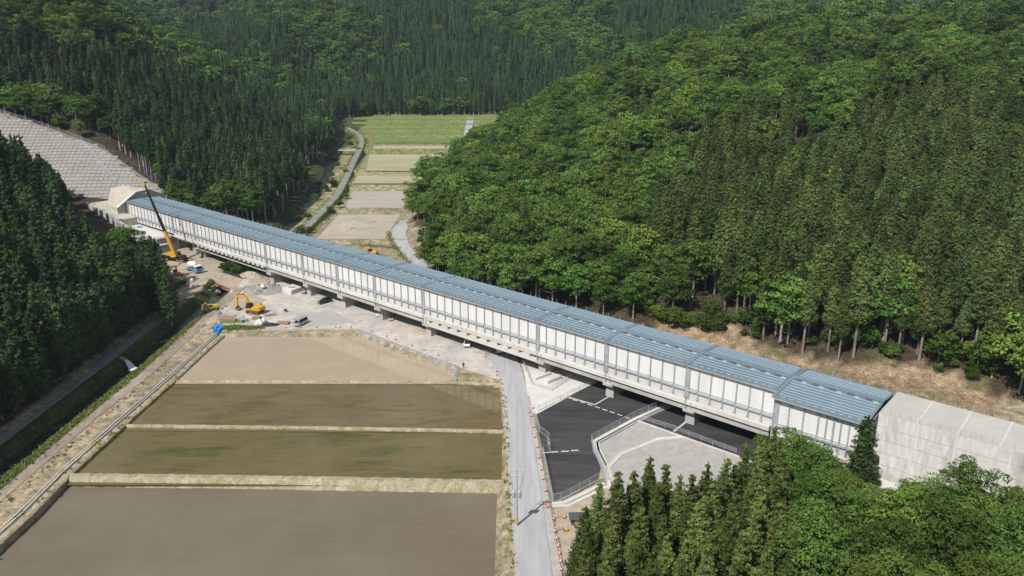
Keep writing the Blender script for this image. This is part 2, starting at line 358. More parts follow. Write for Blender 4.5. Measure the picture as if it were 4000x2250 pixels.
def _tps_fit(P):
    X = P[:, :2] / 100.; n = len(X); r2 = ((X[:,None]-X[None])**2).sum(-1); K = _phi(r2) + np.eye(n)*.02
    A = np.zeros((n+3, n+3)); A[:n,:n] = K; A[:n,n] = 1; A[:n,n+1:] = X; A[n,:n] = 1; A[n+1:,:n] = X.T
    return X, np.linalg.solve(A, np.concatenate([P[:,2], np.zeros(3)]))
_X, _W = _tps_fit(C)
def hill_z(x, y):
    x = np.asarray(x, float); y = np.asarray(y, float); sh = x.shape; q = np.stack([x.ravel(), y.ravel()], 1) / 100.
    out = np.empty(len(q)); n = len(_X)
    for a in range(0, len(q), 20000):
        b = q[a:a+20000]; r2 = ((b[:,None]-_X[None])**2).sum(-1); out[a:a+20000] = _phi(r2) @ _W[:n] + _W[n] + b @ _W[n+1:]
    return out.reshape(sh)
Z1 = lambda x, y: (x*.2761, 430 + y*.2761)
cn = np.cross(np.array([-248+147.4,380-335.9,33.4]), np.array([-189.2+147.4,335.1-335.9,3.0])); cn /= cn[2]; cA = np.array([-147.4,335.9,10.])
def onplane(u, v):
    r = np.array(ray(u, v)); o = np.array([0,0,CH]); t = ((cA-o) @ cn) / (r @ cn); return o + r*t
CRIB_TOP = [onplane(*Z1(*q)) for q in [(-700,-150),(0,85),(330,185),(720,300),(1150,460),(1480,600),(1900,890),(2320,1195)]]
CRIB = [tuple(q[:2]) for q in CRIB_TOP] + [(-150,333),(-158,330),(-170,330),(-178,331),(-192,331),(-215,334),(-240,338),(-290,345)]
PADDY = [(-81,40),(-81,196.5),(-43,197.2),(-15.6,173.0),(-15.6,166.4),(-2.9,164.8),(-1.4,60),(-1.2,40)]
def ground(x, y):
    x = np.asarray(x, float); y = np.asarray(y, float)
    f = floor_z(x, y) - .06
    h = hill_z(x, y)
    h = h + 3.0*np.sin(x*.021+y*.013)*np.sin(y*.017-x*.009)*np.clip((h-f-6)/30, 0, 1)*np.clip((y-330)/250, 0, 2.5)
    k = np.clip((h-f-7)/16, 0, 1)
    h = h + k*(3.6*np.sin(x*.085+y*.035+.8*np.sin(y*.03)) + 2.4*np.sin(x*.05-y*.10+1.7))*np.clip((y-150)/120, 0, 1)
    z = np.maximum(f, h)
    d = poly_dist(x, y, STREAM); cut = np.interp(d, [0, 1.9, 4.4, 5.0], [3.1, 3.1, .25, 0.0])
    z = np.where(z < f + 4, z - cut, z)
    z = np.where(inpoly(x, y, PADDY), -2.3, z)
    z = np.where(inpoly(x, y, CRIB), np.minimum(z, cA[2] - (cn[0]*(x-cA[0]) + cn[1]*(y-cA[1])) - .2), z)
    return z
def gz(x, y): return float(ground(np.array([x]), np.array([y]))[0])
# ------------------------------------------------------------------ the ground as one sheet
def axis(parts):
    out = []
    for a, b, st in parts: out += list(np.arange(a, b, st))
    return np.array(out + [parts[-1][1]], float)
GX = axis([(-2400,-800,100),(-800,-320,24),(-320,-160,6),(-160,-108,2.5),(-108,-86,1.1),(-86,64,2.5),(64,170,3),(170,400,6),(400,900,25),(900,2400,100)])
GY = axis([(-300,40,40),(40,90,5),(90,330,2.5),(330,700,4),(700,1400,14),(1400,3200,60)])
XX, YY = np.meshgrid(GX, GY); ZZ = ground(XX, YY)
FL = floor_z(XX, YY); HZ = ZZ - FL
nx, ny = len(GX), len(GY)
co = np.stack([XX.ravel(), YY.ravel(), ZZ.ravel()], 1)
idx = np.arange(nx*ny).reshape(ny, nx)
quads = np.stack([idx[:-1,:-1].ravel(), idx[:-1,1:].ravel(), idx[1:,1:].ravel(), idx[1:,:-1].ravel()], 1)
def np_mesh(name, co, quads, m=None, smooth=False, k=4):
    me = bpy.data.meshes.new(name); me.vertices.add(len(co)); me.vertices.foreach_set('co', np.asarray(co, np.float32).ravel())
    n = len(quads); me.loops.add(n*k); me.loops.foreach_set('vertex_index', np.asarray(quads, np.int32).ravel())
    me.polygons.add(n); me.polygons.foreach_set('loop_start', np.arange(0, n*k, k, dtype=np.int32))
    me.update(calc_edges=True); me.validate()
    if smooth: me.polygons.foreach_set('use_smooth', np.ones(n, bool))
    if m: me.materials.append(MATS[m])
    return me
def pxpoly(pts, z=0.0, Rf=None): return [tuple(G(*(Rf(*p) if Rf else p), z)[:2]) for p in pts]
CLEAR = pxpoly([(2560,1215),(2620,1240),(2810,1250),(3000,1330),(3180,1370),(3450,1375),(3600,1400),(3780,1440),(3890,1500),(3940,1600),(4100,1720),(4100,1780),(3500,1540),(2950,1400),(2560,1262)], 4)
col = np.zeros((ny, nx, 4)); col[..., 3] = 1
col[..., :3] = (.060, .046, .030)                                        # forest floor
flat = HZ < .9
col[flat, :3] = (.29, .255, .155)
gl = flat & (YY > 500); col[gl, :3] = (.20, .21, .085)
near = flat & (YY < 330); col[near, :3] = (.31, .26, .17)
sdist = poly_dist(XX, YY, STREAM)
col[(sdist < 5.2) & (YY < 300), :3] = (.055, .070, .028); col[(sdist < 5.0) & (YY >= 300), :3] = (.055, .075, .025)
col[(sdist < 2.0), :3] = (.06, .05, .04)
bank = (XX > -93.6) & (XX < -90.3) & (YY < 222); col[bank, :3] = (.13, .15, .05)
slope = (XX > -88.4) & (XX < -82) & (YY < 205); col[slope, :3] = (.37, .30, .205)
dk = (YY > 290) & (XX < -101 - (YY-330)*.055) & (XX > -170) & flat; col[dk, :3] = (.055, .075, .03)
clr = inpoly(XX, YY, CLEAR); col[clr, :3] = (.30, .22, .14)
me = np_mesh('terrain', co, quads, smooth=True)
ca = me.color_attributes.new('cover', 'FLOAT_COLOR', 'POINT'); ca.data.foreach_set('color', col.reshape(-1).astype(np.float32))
m, n, b, L = newmat('terrain'); b.inputs['Roughness'].default_value = .95; b.inputs['Specular IOR Level'].default_value = .1
at = n.nodes.new('ShaderNodeAttribute'); at.attribute_name = 'cover'
gp = n.nodes.new('ShaderNodeNewGeometry')
t1 = n.nodes.new('ShaderNodeTexNoise'); t1.inputs['Scale'].default_value = .45; t1.inputs['Detail'].default_value = 8; L.new(gp.outputs['Position'], t1.inputs['Vector'])
r1 = n.nodes.new('ShaderNodeMapRange'); r1.inputs[1].default_value = .3; r1.inputs[2].default_value = .7; r1.inputs[3].default_value = .55; r1.inputs[4].default_value = 1.4; L.new(t1.outputs['Fac'], r1.inputs[0])
mu = n.nodes.new('ShaderNodeMix'); mu.data_type = 'RGBA'; mu.blend_type = 'MULTIPLY'; mu.inputs[0].default_value = 1
L.new(at.outputs['Color'], mu.inputs[6]); L.new(r1.outputs[0], mu.inputs[7])
t2 = n.nodes.new('ShaderNodeTexNoise'); t2.inputs['Scale'].default_value = .12; t2.inputs['Detail'].default_value = 6; L.new(gp.outputs['Position'], t2.inputs['Vector'])
r2 = n.nodes.new('ShaderNodeMapRange'); r2.inputs[1].default_value = .5; r2.inputs[2].default_value = .68; r2.inputs[4].default_value = .55; L.new(t2.outputs['Fac'], r2.inputs[0])
mg = n.nodes.new('ShaderNodeMix'); mg.data_type = 'RGBA'; mg.inputs[7].default_value = (.11, .12, .045, 1); L.new(r2.outputs[0], mg.inputs[0]); L.new(mu.outputs[2], mg.inputs[6]); L.new(mg.outputs[2], b.inputs['Base Color'])
t9 = n.nodes.new('ShaderNodeTexNoise'); t9.inputs['Scale'].default_value = 1.8; t9.inputs['Detail'].default_value = 6; L.new(gp.outputs['Position'], t9.inputs['Vector'])
r9 = n.nodes.new('ShaderNodeMapRange'); r9.inputs[1].default_value = .32; r9.inputs[2].default_value = .68; r9.inputs[3].default_value = .74; r9.inputs[4].default_value = 1.2; L.new(t9.outputs['Fac'], r9.inputs[0])
m9 = n.nodes.new('ShaderNodeMix'); m9.data_type = 'RGBA'; m9.blend_type = 'MULTIPLY'; m9.inputs[0].default_value = 1; L.new(mg.outputs[2], m9.inputs[6]); L.new(r9.outputs[0], m9.inputs[7]); L.new(m9.outputs[2], b.inputs['Base Color'])
bp = n.nodes.new('ShaderNodeBump'); bp.inputs['Distance'].default_value = .35; L.new(t1.outputs['Fac'], bp.inputs['Height']); L.new(bp.outputs[0], b.inputs['Normal'])
me.materials.append(m); tag(obj('terrain', me), kind='structure')
# ------------------------------------------------------------------ paddies: water, bunds, ditch
ZP1, ZP2, ZP3, ZP4 = -.70, -.80, -.90, -1.55
sheet('paddy_water', [(-81.5,166),(-81,200),(-42,200),(-13,174),(-13,166)], ZP1, 'water_tan')
sheet('paddy_water', [(-82.2,143),(-80.5,166.8),(-2,165.8),(-.8,142)], ZP2, 'water_olive')
sheet('paddy_water', [(-83.2,122.5),(-81.8,143.5),(-.8,142.5),(0,122)], ZP3, 'water_green')
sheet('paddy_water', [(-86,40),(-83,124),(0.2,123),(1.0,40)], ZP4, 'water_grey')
def bund(pts, prof, label, m='dirt_bund', step=.8, jit=.09):
    return tag(extr(dens(pts, step), prof, jit=jit).build('earth_bund', m), label, 'bund')
NB = [(-.7,-2.4),(-.55,-.85),(-.38,-.5),(-.22,-.36),(0,-.32),(.22,-.36),(.38,-.5),(.55,-.85),(.7,-2.4)]
p = lambda u, v, z=-.3: tuple(G(u, v, z)[:2])
bund([p(686,1484), p(1200,1486), p(1770,1489), p(1950,1497)], NB, 'low earth bund between the tan flooded paddy and the brown one')
bund([p(474,1657), p(1200,1665), p(1975,1679)], NB, 'low earth bund between the two olive flooded paddies')
bund([p(250,1853), p(1000,1862), p(1995,1880)], [(-2.6,-2.4),(-2.1,-1.5),(-1.2,-.5),(-.7,-.22),(.2,-.18),(.6,-.35),(.9,-.9),(1.0,-2.4)], 'broad earth bank stepping down to the large grey paddy', jit=.12)
LB = [R7(1385,340), R7(1240,470), R7(1100,600), R7(770,892), R7(440,1190), R7(180,1455)]
lb = [p(*q, -.2) for q in LB]; lb = [(lb[0][0]+.3, lb[0][1]+3)] + lb + [(lb[-1][0]-1.5, 60)]
bund(lb, [(-1.1,-2.4),(-.9,-.9),(-.5,-.15),(.5,-.1),(.9,-.3),(1.0,-2.4)], 'long earth bund beside the concrete ditch')
RV = [(-2.2,166.2),(-2.0,160),(-1.1,143),(-.5,124),(.1,110),(.5,96),(.9,60)]
bund(RV, [(-.9,-2.4),(-.7,-.1),(-.2,-.03),(.35,-.1),(.9,-.75),(1.1,-2.4)], 'orange earth verge between the paddies and the road', 'dirt_orange', jit=.1)
YB = [(-82.5,199.2),(-71,200.1),(-43.2,200.6),(-30,188.8),(-13.4,174.4),(-13.6,166.5)]
bund(YB[:3], [(.6,-.4),(.5,.05),(-.1,.10),(-.5,-.1),(-1.5,-.85),(-1.7,-2.4)], 'dry grassy bank between the work yard and the tan paddy', step=.9, jit=.14)
tag(extr(dens(YB[2:], .8), [(.6,-.4),(.5,.06),(-.1,.12),(-.6,-.1),(-1.5,-.8),(-1.8,-2.4)], jit=.14).build('rubble_bank', 'rubble'), 'grey rubble bank along the tan paddy below the work yard', 'bank')
dl = [(q[0]-1.35, q[1]) for q in lb]
dt = extr(dl, [(-.42,-1.0),(-.42,.02),(-.26,.02),(-.26,-.5),(.26,-.5),(.26,.02),(.42,.02),(.42,-1.0)]).build('concrete_ditch', 'concrete_new'); tag(dt, 'straight concrete irrigation ditch beside the earth bund', 'ditch')
extr(dl, [(-.25,-.38),(.25,-.38)], caps=False).build('ditch_water', 'stream', dt)
# ------------------------------------------------------------------ roads, yards, paths
def strip(name, Lp, Rp, z, m, zf=None, kind='structure'):
    mb = MB(); n = len(Lp); V = []
    for a, b in zip(Lp, Rp):
        for q in (a, b): V.append((q[0], q[1], (float(zf(q[0], q[1])) if zf else 0) + z))
    mb.add(V, [(2*i, 2*i+1, 2*i+3, 2*i+2) for i in range(n-1)])
    o = mb.build(name, m); 
    if sum(f.normal.z for f in o.data.polygons) < 0: o.data.flip_normals()
    return tag(o, kind=kind)
def resamp(pts, n):
    P = np.array(pts, float); d = np.r_[0, np.cumsum(np.hypot(*np.diff(P, axis=0).T))]; t = np.linspace(0, d[-1], n*8)
    q = np.stack([np.interp(t, d, P[:,0]), np.interp(t, d, P[:,1])], 1)
    k = 9
    for _ in range(2):
        qq = q.copy()
        for i in range(len(q)): a, b = max(0, i-k), min(len(q), i+k+1); w_ = min(i-a, b-1-i); qq[i] = q[i-w_:i+w_+1].mean(0)
        q = qq
    return q[::8].tolist() + [q[-1].tolist()]
fz = lambda x, y: float(floor_z(x, y))
RL = [(1.2,60),(0.5,96.2),(-.4,120),(-1.5,142.8),(-2.4,164.4),(-4,174),(-6.6,182.8),(-15,207),(-25,238),(-34.9,264.8),(-47.4,300),(-51.2,315),(-50.6,332),(-43,352)]
RR = [(6.9,60),(6.0,96.2),(5.3,115.2),(4.2,140),(3.4,158.6),(2.9,170),(1.2,181),(-8.5,208),(-19,237),(-28.3,260),(-40.4,294),(-44.8,313),(-44,329),(-36,348)]
strip('road', resamp(RL, 60), resamp(RR, 60), .03, 'asphalt_old', zf=lambda x, y: float(np.interp(y, [0,292,306,340,352], [0,0,1.15,1.2,2.2])))
strip('gutter', [(6.95,60),(6.05,96.2),(5.35,115.2),(4.25,140),(3.45,158)], [(8.5,60),(7.45,96.2),(6.5,115.2),(5.5,132),(4.0,158)], .05, 'concrete')
for y in (99, 107, 117.5, 126, 133.5, 141, 147):
    x = np.interp(y, [60,96.2,115.2,140,158], [6.95,6.05,5.35,4.25,3.45]); tag(bpart('drain_grate', 'steel', None, x+.35, x+1.1, y-.25, y+.25, .04, .062), 'steel drain grate set in the concrete gutter beside the road', 'grate', 'drain grates along the road gutter')
sheet('yard', [(-86.5,199.0),(-82,199.0),(-43,200.4),(-13.3,174.2),(-2.3,166),(-3.2,172),(-6.6,183),(-20,217),(-34,262),(-60,290),(-91.5,262),(-91.5,238),(-88,225)], .0, 'gravel_yard')
sheet('yard', [(-101.3,237),(-101.5,262),(-106,286),(-128,300),(-140,284),(-128,266),(-118,248),(-110,228),(-103,222)], .0, 'dirt')
def patch(px, z, m, name='yard_patch', Rf=R2):
    P_ = [Vector(G(*Rf(*q), 0)[:2]) for q in px]; out = []
    for a_, b2 in zip(P_, P_[1:] + P_[:1]):
        for k in range(7): q = a_.lerp(b2, k/7); out.append((q.x+random.uniform(-.45,.45), q.y+random.uniform(-.45,.45)))
    return sheet(name, out, z, m)
patch([(1180,900),(1420,870),(1560,930),(1500,1010),(1240,1060),(1120,1000)], .004, 'dirt')
patch([(1330,770),(1650,740),(1850,830),(1600,880),(1400,880)], .005, 'rubble')
patch([(1880,1100),(2300,1050),(2600,1180),(2200,1230),(1900,1260)], .004, 'gravel_grey')
patch([(1010,1130),(1240,1100),(1420,1260),(1060,1300)], .006, 'grass')
patch([(1350,660),(1750,640),(2050,760),(1700,730),(1380,740)], .006, 'dirt')
strip('path', [(-91.8,60),(-90.8,118.9),(-90.4,147.7),(-89.4,172.1),(-90.0,212.1),(-89.9,240)], [(-89.3,60),(-88.5,115.9),(-88,147.7),(-86.6,172.1),(-86.9,211.4),(-87,240)], .02, 'path_old')
strip('gravel_road', [(-106,60),(-104.2,110),(-104,140),(-103.2,178.1),(-104,224)], [(-103,60),(-101.2,110),(-100.9,134.8),(-100.3,180.2),(-101.0,226)], .05, 'gravel_shade')
strip('stream_water', [(q[0]-2.2, q[1]) for q in STREAM], [(q[0]+2.2, q[1]) for q in STREAM], -2.75, 'stream', zf=fz)
zs_ = lambda y: float(np.interp(y, [0,280,298,350,400,432,506,528,566,590,614,638], [0,0,1.0,3.2,6.2,8.0,11.2,12.4,14.2,15.6,17.0,18.4]))
LR = [(-82.5,262,0)]
for q in [(90,1120),(250,960),(350,850),(430,690),(490,560),(525,490),(550,420),(528,355),(430,305)]:
    z = 3.0
    for _ in range(6): a_ = G(*R6(*q), z); z = zs_(a_.y)
    LR.append((a_.x, a_.y))
lr = resamp([q[:2] for q in LR], 40)
tag(extr([(q[0], q[1], zs_(q[1])+.35) for q in lr], [(-3.2,-2.5),(-2.0,-.15),(2.0,-.15),(3.2,-2.5)]).build('lane_verge', 'grass'), kind='structure')
tag(extr([(q[0], q[1], zs_(q[1])+.35) for q in lr], [(-1.5,-.10),(1.5,-.10)], caps=False).build('lane', 'gravel_shade'), kind='structure')
FR = [tuple(G(*R6(*q), z)[:2]) for q, z in [((1385,415),13.5),((1425,225),19)]]
strip('lane', [(FR[0][0]-2.4,FR[0][1]-20),(FR[0][0]-2.4,FR[0][1]),(FR[1][0]-3,FR[1][1])], [(FR[0][0]+2.4,FR[0][1]-20),(FR[0][0]+2.4,FR[0][1]),(FR[1][0]+3,FR[1][1])], .25, 'asphalt_old', zf=fz)
def field(Lpx, zl, y0, y1, xr, m):
    a = G(*R6(*Lpx[0]), zl)[0]; b_ = G(*R6(*Lpx[1]), zl)[0]
    return sheet('field', [(a,y0),(xr,y0),(xr,y1),(b_,y1)], zl+.05, m)
field([(190,1195),(370,1000)], 1.0, 302.3, 349.7, -51.5, 'field_bare')
field([(420,945),(482,805)], 3.2, 354.3, 399.7, -30, 'field_bare')
field([(450,780),(490,705)], 6.2, 404.3, 431.7, -25, 'field_mixed')
field([(590,650),(605,525)], 8.0, 436.3, 505.7, -20, 'field_mixed')
field([(620,490),(640,455)], 11.2, 510.3, 527.7, -10, 'field_bare')
field([(640,440),(640,410)], 12.4, 532.3, 565.7, 0, 'field_green')
field([(600,390),(560,360)], 14.2, 570.3, 589.7, 20, 'field_green')
field([(540,350),(460,320)], 15.6, 594.3, 613.7, 30, 'field_green')
field([(430,300),(400,290)], 17.0, 618.3, 637.7, 40, 'field_green')
field([(400,280),(390,240)], 18.4, 642.3, 687, 60, 'field_green')
# apron, new car park, gravel platform
sheet('apron', [(3.4,159),(3.9,150.2),(5.0,148.9),(18,163.8),(30,177),(20,188),(2.2,178.5),(3,170)], .045, 'concrete_new')
sheet('car_park', [(5.0,148.3),(7.1,115.6),(15.7,123.0),(16.6,127),(16.1,133),(16.2,136.6),(25.6,146.2),(26.8,145.2),(43,130.6),(50,125),(66,143),(36,176),(18.2,163.4)], .02, 'asphalt_new')
sheet('gravel_platform', [(26.4,144.8),(17.3,135.6),(17.2,133),(18.0,127.2),(18.0,119),(20,92),(48,92),(55,117),(43,130.4)], .30, 'gravel_grey')
sheet('roadside_ground', [(7.2,114.6),(15.5,121.6),(17.4,121),(19,100),(17,60),(8.6,60),(7.6,96)], .01, 'dirt')
sheet('roadside_gravel', [(7.6,99),(12,99.5),(17,101),(17,60),(8.6,60)], .02, 'gravel_grey')
def curb(pts, prof, label, name='kerb_wall', cat='kerb', m='concrete_new'): return tag(extr(pts, prof).build(name, m), label, cat)
K1 = [(17.6,119.5),(17.2,127.0),(16.35,133),(16.4,136.3),(26.0,145.9),(31.5,150.6),(35.8,154)]
curb(K1, [(-.9,-.3),(-.9,.42),(-.7,.42),(-.7,.02),(-.25,.02),(-.25,.48),(.5,.48),(.5,-.3)], 'white concrete channel wall around the gravel platform')
curb([(26.4,145.2),(34.2,138.4),(43.2,130.6),(52,122)], [(-.2,-.3),(-.2,.42),(.2,.42),(.2,-.3)], 'white concrete kerb between the gravel platform and the car park')
K3 = [tuple(G(*R4(*q), .3)[:2]) for q in [(860,1040),(945,950),(1220,840),(1385,828)]]
tag(extr(K3, [(-.45,.1),(-.45,.40),(-.28,.40),(-.28,.315),(.28,.315),(.28,.40),(.45,.40),(.45,.1)]).build('drain_channel', 'concrete_new'), 'open concrete drain channel crossing the gravel platform', 'channel')
curb([(6.9,115.0),(9.2,115.4),(16.5,121.4)], [(-.5,-.3),(-.5,.25),(.25,.25),(.25,-.3)], 'white concrete kerb at the road end of the car park')
curb([(6.9,114.4),(9.6,114.6),(17.0,120.6)], [(-.35,-.3),(-.35,.05),(.25,.05),(.25,-.3)], 'low pale footing below the car park kerb')
curb([(5.0,148.6),(18.1,163.6),(22,168)], [(-.15,-.2),(-.15,.16),(.15,.16),(.15,-.2)], 'narrow kerb between the concrete apron and the car park')
pl = lambda a, b: [tuple(G(*R4(*a), 0)[:2]), tuple(G(*R4(*b), 0)[:2])]
curb(pl((770,600),(865,545)), [(-.14,-.2),(-.14,.12),(.14,.12),(.14,-.2)], 'thin pale kerb running to the pier beside the concrete apron')
curb(pl((590,550),(768,600)), [(-.12,-.2),(-.12,.09),(.12,.09),(.12,-.2)], 'thin pale kerb beside the white dashes')
curb(pl((1325,790),(1415,722)), [(-.2,-.2),(-.2,.12),(.2,.12),(.2,-.2)], 'thin pale kerb from the platform to the middle pier')
for q in [(585,551),(628,568),(680,583),(732,601),(785,618),(838,636),(890,654),(943,672),(995,691)]:
    a = G(*R4(*q), 0); tag(obj('painted_dash', MB().cbox((0,0,.026), (.62,.11,.004)).mesh('painted_dash', 'paint_white'), None, (a.x,a.y,0), R(-38)), 'white painted dash in the line under the viaduct', 'road marking', 'white dashes along the viaduct side')
for q in [(418,938),(478,934),(555,929),(625,923)]:
    a = G(*R4(*q), 0); tag(obj('painted_dash', MB().cbox((0,0,.026), (.75,.13,.004)).mesh('painted_dash', 'paint_white'), None, (a.x,a.y,0), R(4)), 'white painted dash across the car park entrance', 'road marking', 'white dashes across the car park entrance')
# ------------------------------------------------------------------ viaduct frame: local x runs along it, local y away from the camera
VD = empty('viaduct', (-61.2,228.9,0), math.atan2(-.6516,.7586)); tag(VD, 'long pale concrete viaduct crossing the valley on wall piers', 'viaduct')
SH = empty('snow_shelter', (-61.2,228.9,0), math.atan2(-.6516,.7586)); tag(SH, 'long white panelled shelter with blue corrugated roof on top of the viaduct', 'shelter')
SE = empty('snow_shelter', (-61.2,228.9,0), math.atan2(-.6516,.7586)); tag(SE, 'shorter raised end section of the panelled shelter beside the concrete tunnel box', 'shelter')
VM = Matrix.Translation((-61.2,228.9,0)) @ Matrix.Rotation(math.atan2(-.6516,.7586), 4, 'Z')
def VL(s, w, z): return VM @ Vector((s, -w, z))
dz = lambda s: -.0055 * s
JOINTS = [-126.0,-88.7,-72.5,-25.7,-5.0,12.5,29.7,49.8,89.3,108.7,128.6,147.5]
TE = 14.25          # eave height at s = 0
# a run of boxes whose ends follow the gradient
def gbox(name, m, par, s0, s1, w0, w1, z0, z1, bevel=0):
    a, b_ = dz(s0), dz(s1); y0, y1 = -max(w0, w1), -min(w0, w1)
    mb = MB(); mb.add([(s0,y0,z0+a),(s1,y0,z0+b_),(s1,y1,z0+b_),(s0,y1,z0+a),(s0,y0,z1+a),(s1,y0,z1+b_),(s1,y1,z1+b_),(s0,y1,z1+a)],
                      [(0,3,2,1),(4,5,6,7),(0,1,5,4),(1,2,6,5),(2,3,7,6),(3,0,4,7)])
    return mb.build(name, m, par, bevel)
def wall_panel_mesh():
    mb = MB(); prof = []
    for k in range(6):
        a, b_ = k/6+.004, (k+1)/6-.004; prof += [(0.0,a),(0.0,b_),(.35,b_),(.35,b_+.008)] if k < 5 else [(0.0,a),(0.0,1.0)]
    V = [(x, y, z) for x in (0, 1) for y, z in prof] ; n = len(prof)
    mb.add(V, [(i, i+n, i+n+1, i+1) for i in range(n-1)]); mb.box(0,1,.36,1,0,1)
    return mb.mesh('wall_panel', 'panel_white')
PANEL = wall_panel_mesh()
# posts: H-section with splayed foot, 7.2 m
def post_mesh():
    mb = MB(); mb.box(-.13,.13,-.03,.0,0,7.1); mb.box(-.015,.015,0,.2,0,7.1); mb.box(-.13,.13,.2,.23,.5,7.1)
    mb.prism([(-.28,0),(.28,0),(.13,.7),(-.13,.7)], 'y', -.06, -.03)
    return mb.mesh('post', 'steel')
POST = post_mesh()
def hood_mesh(m): 
    mb = MB(); mb.prism([(-.5,0),(.5,0),(.42,.26),(-.42,.26)], 'x', -.7, .7); return mb.mesh('ridge_vent', m)
HOOD, HOODB = hood_mesh('roof_rail'), hood_mesh('roof_dark')
LAMP = MB().tube([(0,0,0),(0,0,1.0)], .035, 5).box(-.12,.12,-.1,.1,-.02,.05).mesh('snow_guard_post', 'steel_light')
WE, WR, WB = 1.5, -5.6, -12.4       # front eave, ridge, back eave (offset towards the camera)
RISE = .45
def corr(par, s0, s1, wa, za, wb, zb, zoff):
    """corrugated sheet between two eaves: ribs run up the slope"""
    mb = MB(); V = []; Fc = []; pit = .36; n = max(2, int((s1-s0)/pit)); st = (s1-s0)/n
    pr = [(0,0),(.3,0),(.42,.09),(.72,.09),(.84,0)]
    ss = []; 
    for i in range(n): ss += [(s0+(i+a)*st, h) for a, h in pr]
    ss.append((s1, 0))
    for s, h in ss: V += [(s, -wa, za+zoff+h+dz(s)), (s, -wb, zb+zoff+h+dz(s))]
    Fc = [(2*i, 2*i+2, 2*i+3, 2*i+1) for i in range(len(ss)-1)]
    o = mb.add(V, Fc).build('roof_sheet', 'roof_blue', par, fix=False)
    if o.data.polygons[0].normal.z < 0: o.data.flip_normals()
    return o
def roof_bay(par, s0, s1, zo, we=WE, wb=WB):
    zE = TE + zo; zr = lambda w_: zE + RISE * ((we-w_)/(we-WR) if w_ > WR else (w_-wb)/(WR-wb))
    corr(par, s0+.2, s1-.2, we, zE, WR, zE+RISE, 0); corr(par, s0+.2, s1-.2, wb, zE, WR, zE+RISE, 0)
    for k, w_ in enumerate((-.5,-1.6,-2.7,-3.8)):
        gbox('snow_guard_rail', 'roof_rail', par, s0+.5, s1-.5, w_-.07, w_+.07, zr(w_)+.10, zr(w_)+.22)
    if we > 2:
        for w_ in (.55,1.55,2.5): gbox('snow_guard_rail', 'roof_rail', par, s0+.5, s1-.5, w_-.07, w_+.07, zr(w_)+.10, zr(w_)+.22)
    for w_ in (-7.2,-8.3,-9.4,-10.5,-11.5): gbox('snow_guard_rail', 'roof_rail', par, s0+.5, s1-.5, w_-.06, w_+.06, zr(w_)+.10, zr(w_)+.22)
    n = int((s1-s0-1.2)/1.45)
    for i in range(n):                                                  # broken row near the eave
        s = s0+.9+(i+.5)*(s1-s0-1.8)/n
        wg = .65 if we < 2 else 3.4; bpart('snow_guard', 'roof_rail', par, s-.42, s+.42, -wg-.07, -wg+.07, zr(wg)+.1+dz(s), zr(wg)+.22+dz(s))
    gbox('ridge_cap', 'roof_blue', par, s0+.2, s1-.2, WR-.55, WR+.55, zE+RISE+.08, zE+RISE+.2)
    n = int((s1-s0-.6)/2.9)
    for i in range(n):
        s = s0+.3+(i+.5)*(s1-s0-.6)/n
        obj('ridge_vent', HOODB, par, (s-.66,-(WR+1.15),zr(WR+1.15)+.04+dz(s)), 0, (.72,.55,.8))
        obj('ridge_vent', HOOD, par, (s+.66,-(WR+1.25),zr(WR+1.25)+.04+dz(s)), 0, (.6,.45,.55))
    n = int((s1-s0)/2.8)
    for i in range(n):
        s = s0+(i+.5)*(s1-s0)/n; obj('snow_guard_post', LAMP, par, (s,-(wb+.25),zE+.1+dz(s)))
    # gable joint flashing
    for a, b_ in ((we+.08, WR), (WR, wb-.08)):
        za, zb = zr(min(a, we)) , zr(max(b_, wb)); mb = MB(); y0, y1 = -a, -b_; d = dz(s0)
        mb.add([(s0-.28,y0,za+.06+d),(s0+.28,y0,za+.06+d),(s0+.28,y1,zb+.06+d),(s0-.28,y1,zb+.06+d),(s0-.28,y0,za+.16+d),(s0+.28,y0,za+.16+d),(s0+.28,y1,zb+.16+d),(s0-.28,y1,zb+.16+d)],
               [(0,3,2,1),(4,5,6,7),(0,1,5,4),(1,2,6,5),(2,3,7,6),(3,0,4,7)]); mb.build('joint_flashing', 'roof_blue', par)
    gbox('eave_gutter', 'steel', par, s0+.1, s1-.1, we-.12, we+.08, zE-.24, zE+.0)
def wall_bay(par, s0, s1, zo, ww=1.0, big=True, rail=True, zlow=0.0):
    n = max(1, round((s1-s0)/2.82)); st = (s1-s0)/n; zb = 7.0 + zo
    for i in range(n):
        a = s0+i*st; d = dz(a+st/2)
        obj('wall_panel', PANEL, par, (a+.06,-(ww-.18),zb+1.75+d), 0, (st-.12,.1,TE+zo-.26-zb-1.75))
        bpart('lower_panel', 'parapet', par, a+.03, a+st-.03, -(ww-.24), -(ww-.36), zb-.55+d, zb+1.42+d)
        if i > 0: obj('post', POST, par, (a,-ww,zb+dz(a)))
        bpart('gutter_rail', 'steel_light', par, a+.16, a+st-.16, -(ww+.17), -(ww-.1), zb+1.44+d, zb+1.86+d)
        bpart('handrail', 'steel_light', par, a+.16, a+st-.16, -(ww+.02), -(ww-.04), zb+2.18+d, zb+2.24+d)
    # broad end column
    mb = MB(); d = dz(s0); mb.box(s0-.12,s0+.72,-(ww+.03),-(ww-.2),zb-.05+d,TE+zo-.2+d); mb.box(s0-.2,s0-.12,-(ww+.2),-(ww-.2),zb-.1+d,TE+zo-.1+d); mb.box(s0+.72,s0+.80,-(ww+.12),-(ww-.2),zb-.3+d,TE+zo-.1+d)
    mb.build('column', 'steel', par)
    gbox('eave_beam', 'steel', par, s0+.1, s1-.1, ww-.15, ww+.1, TE+zo-.42, TE+zo-.26)
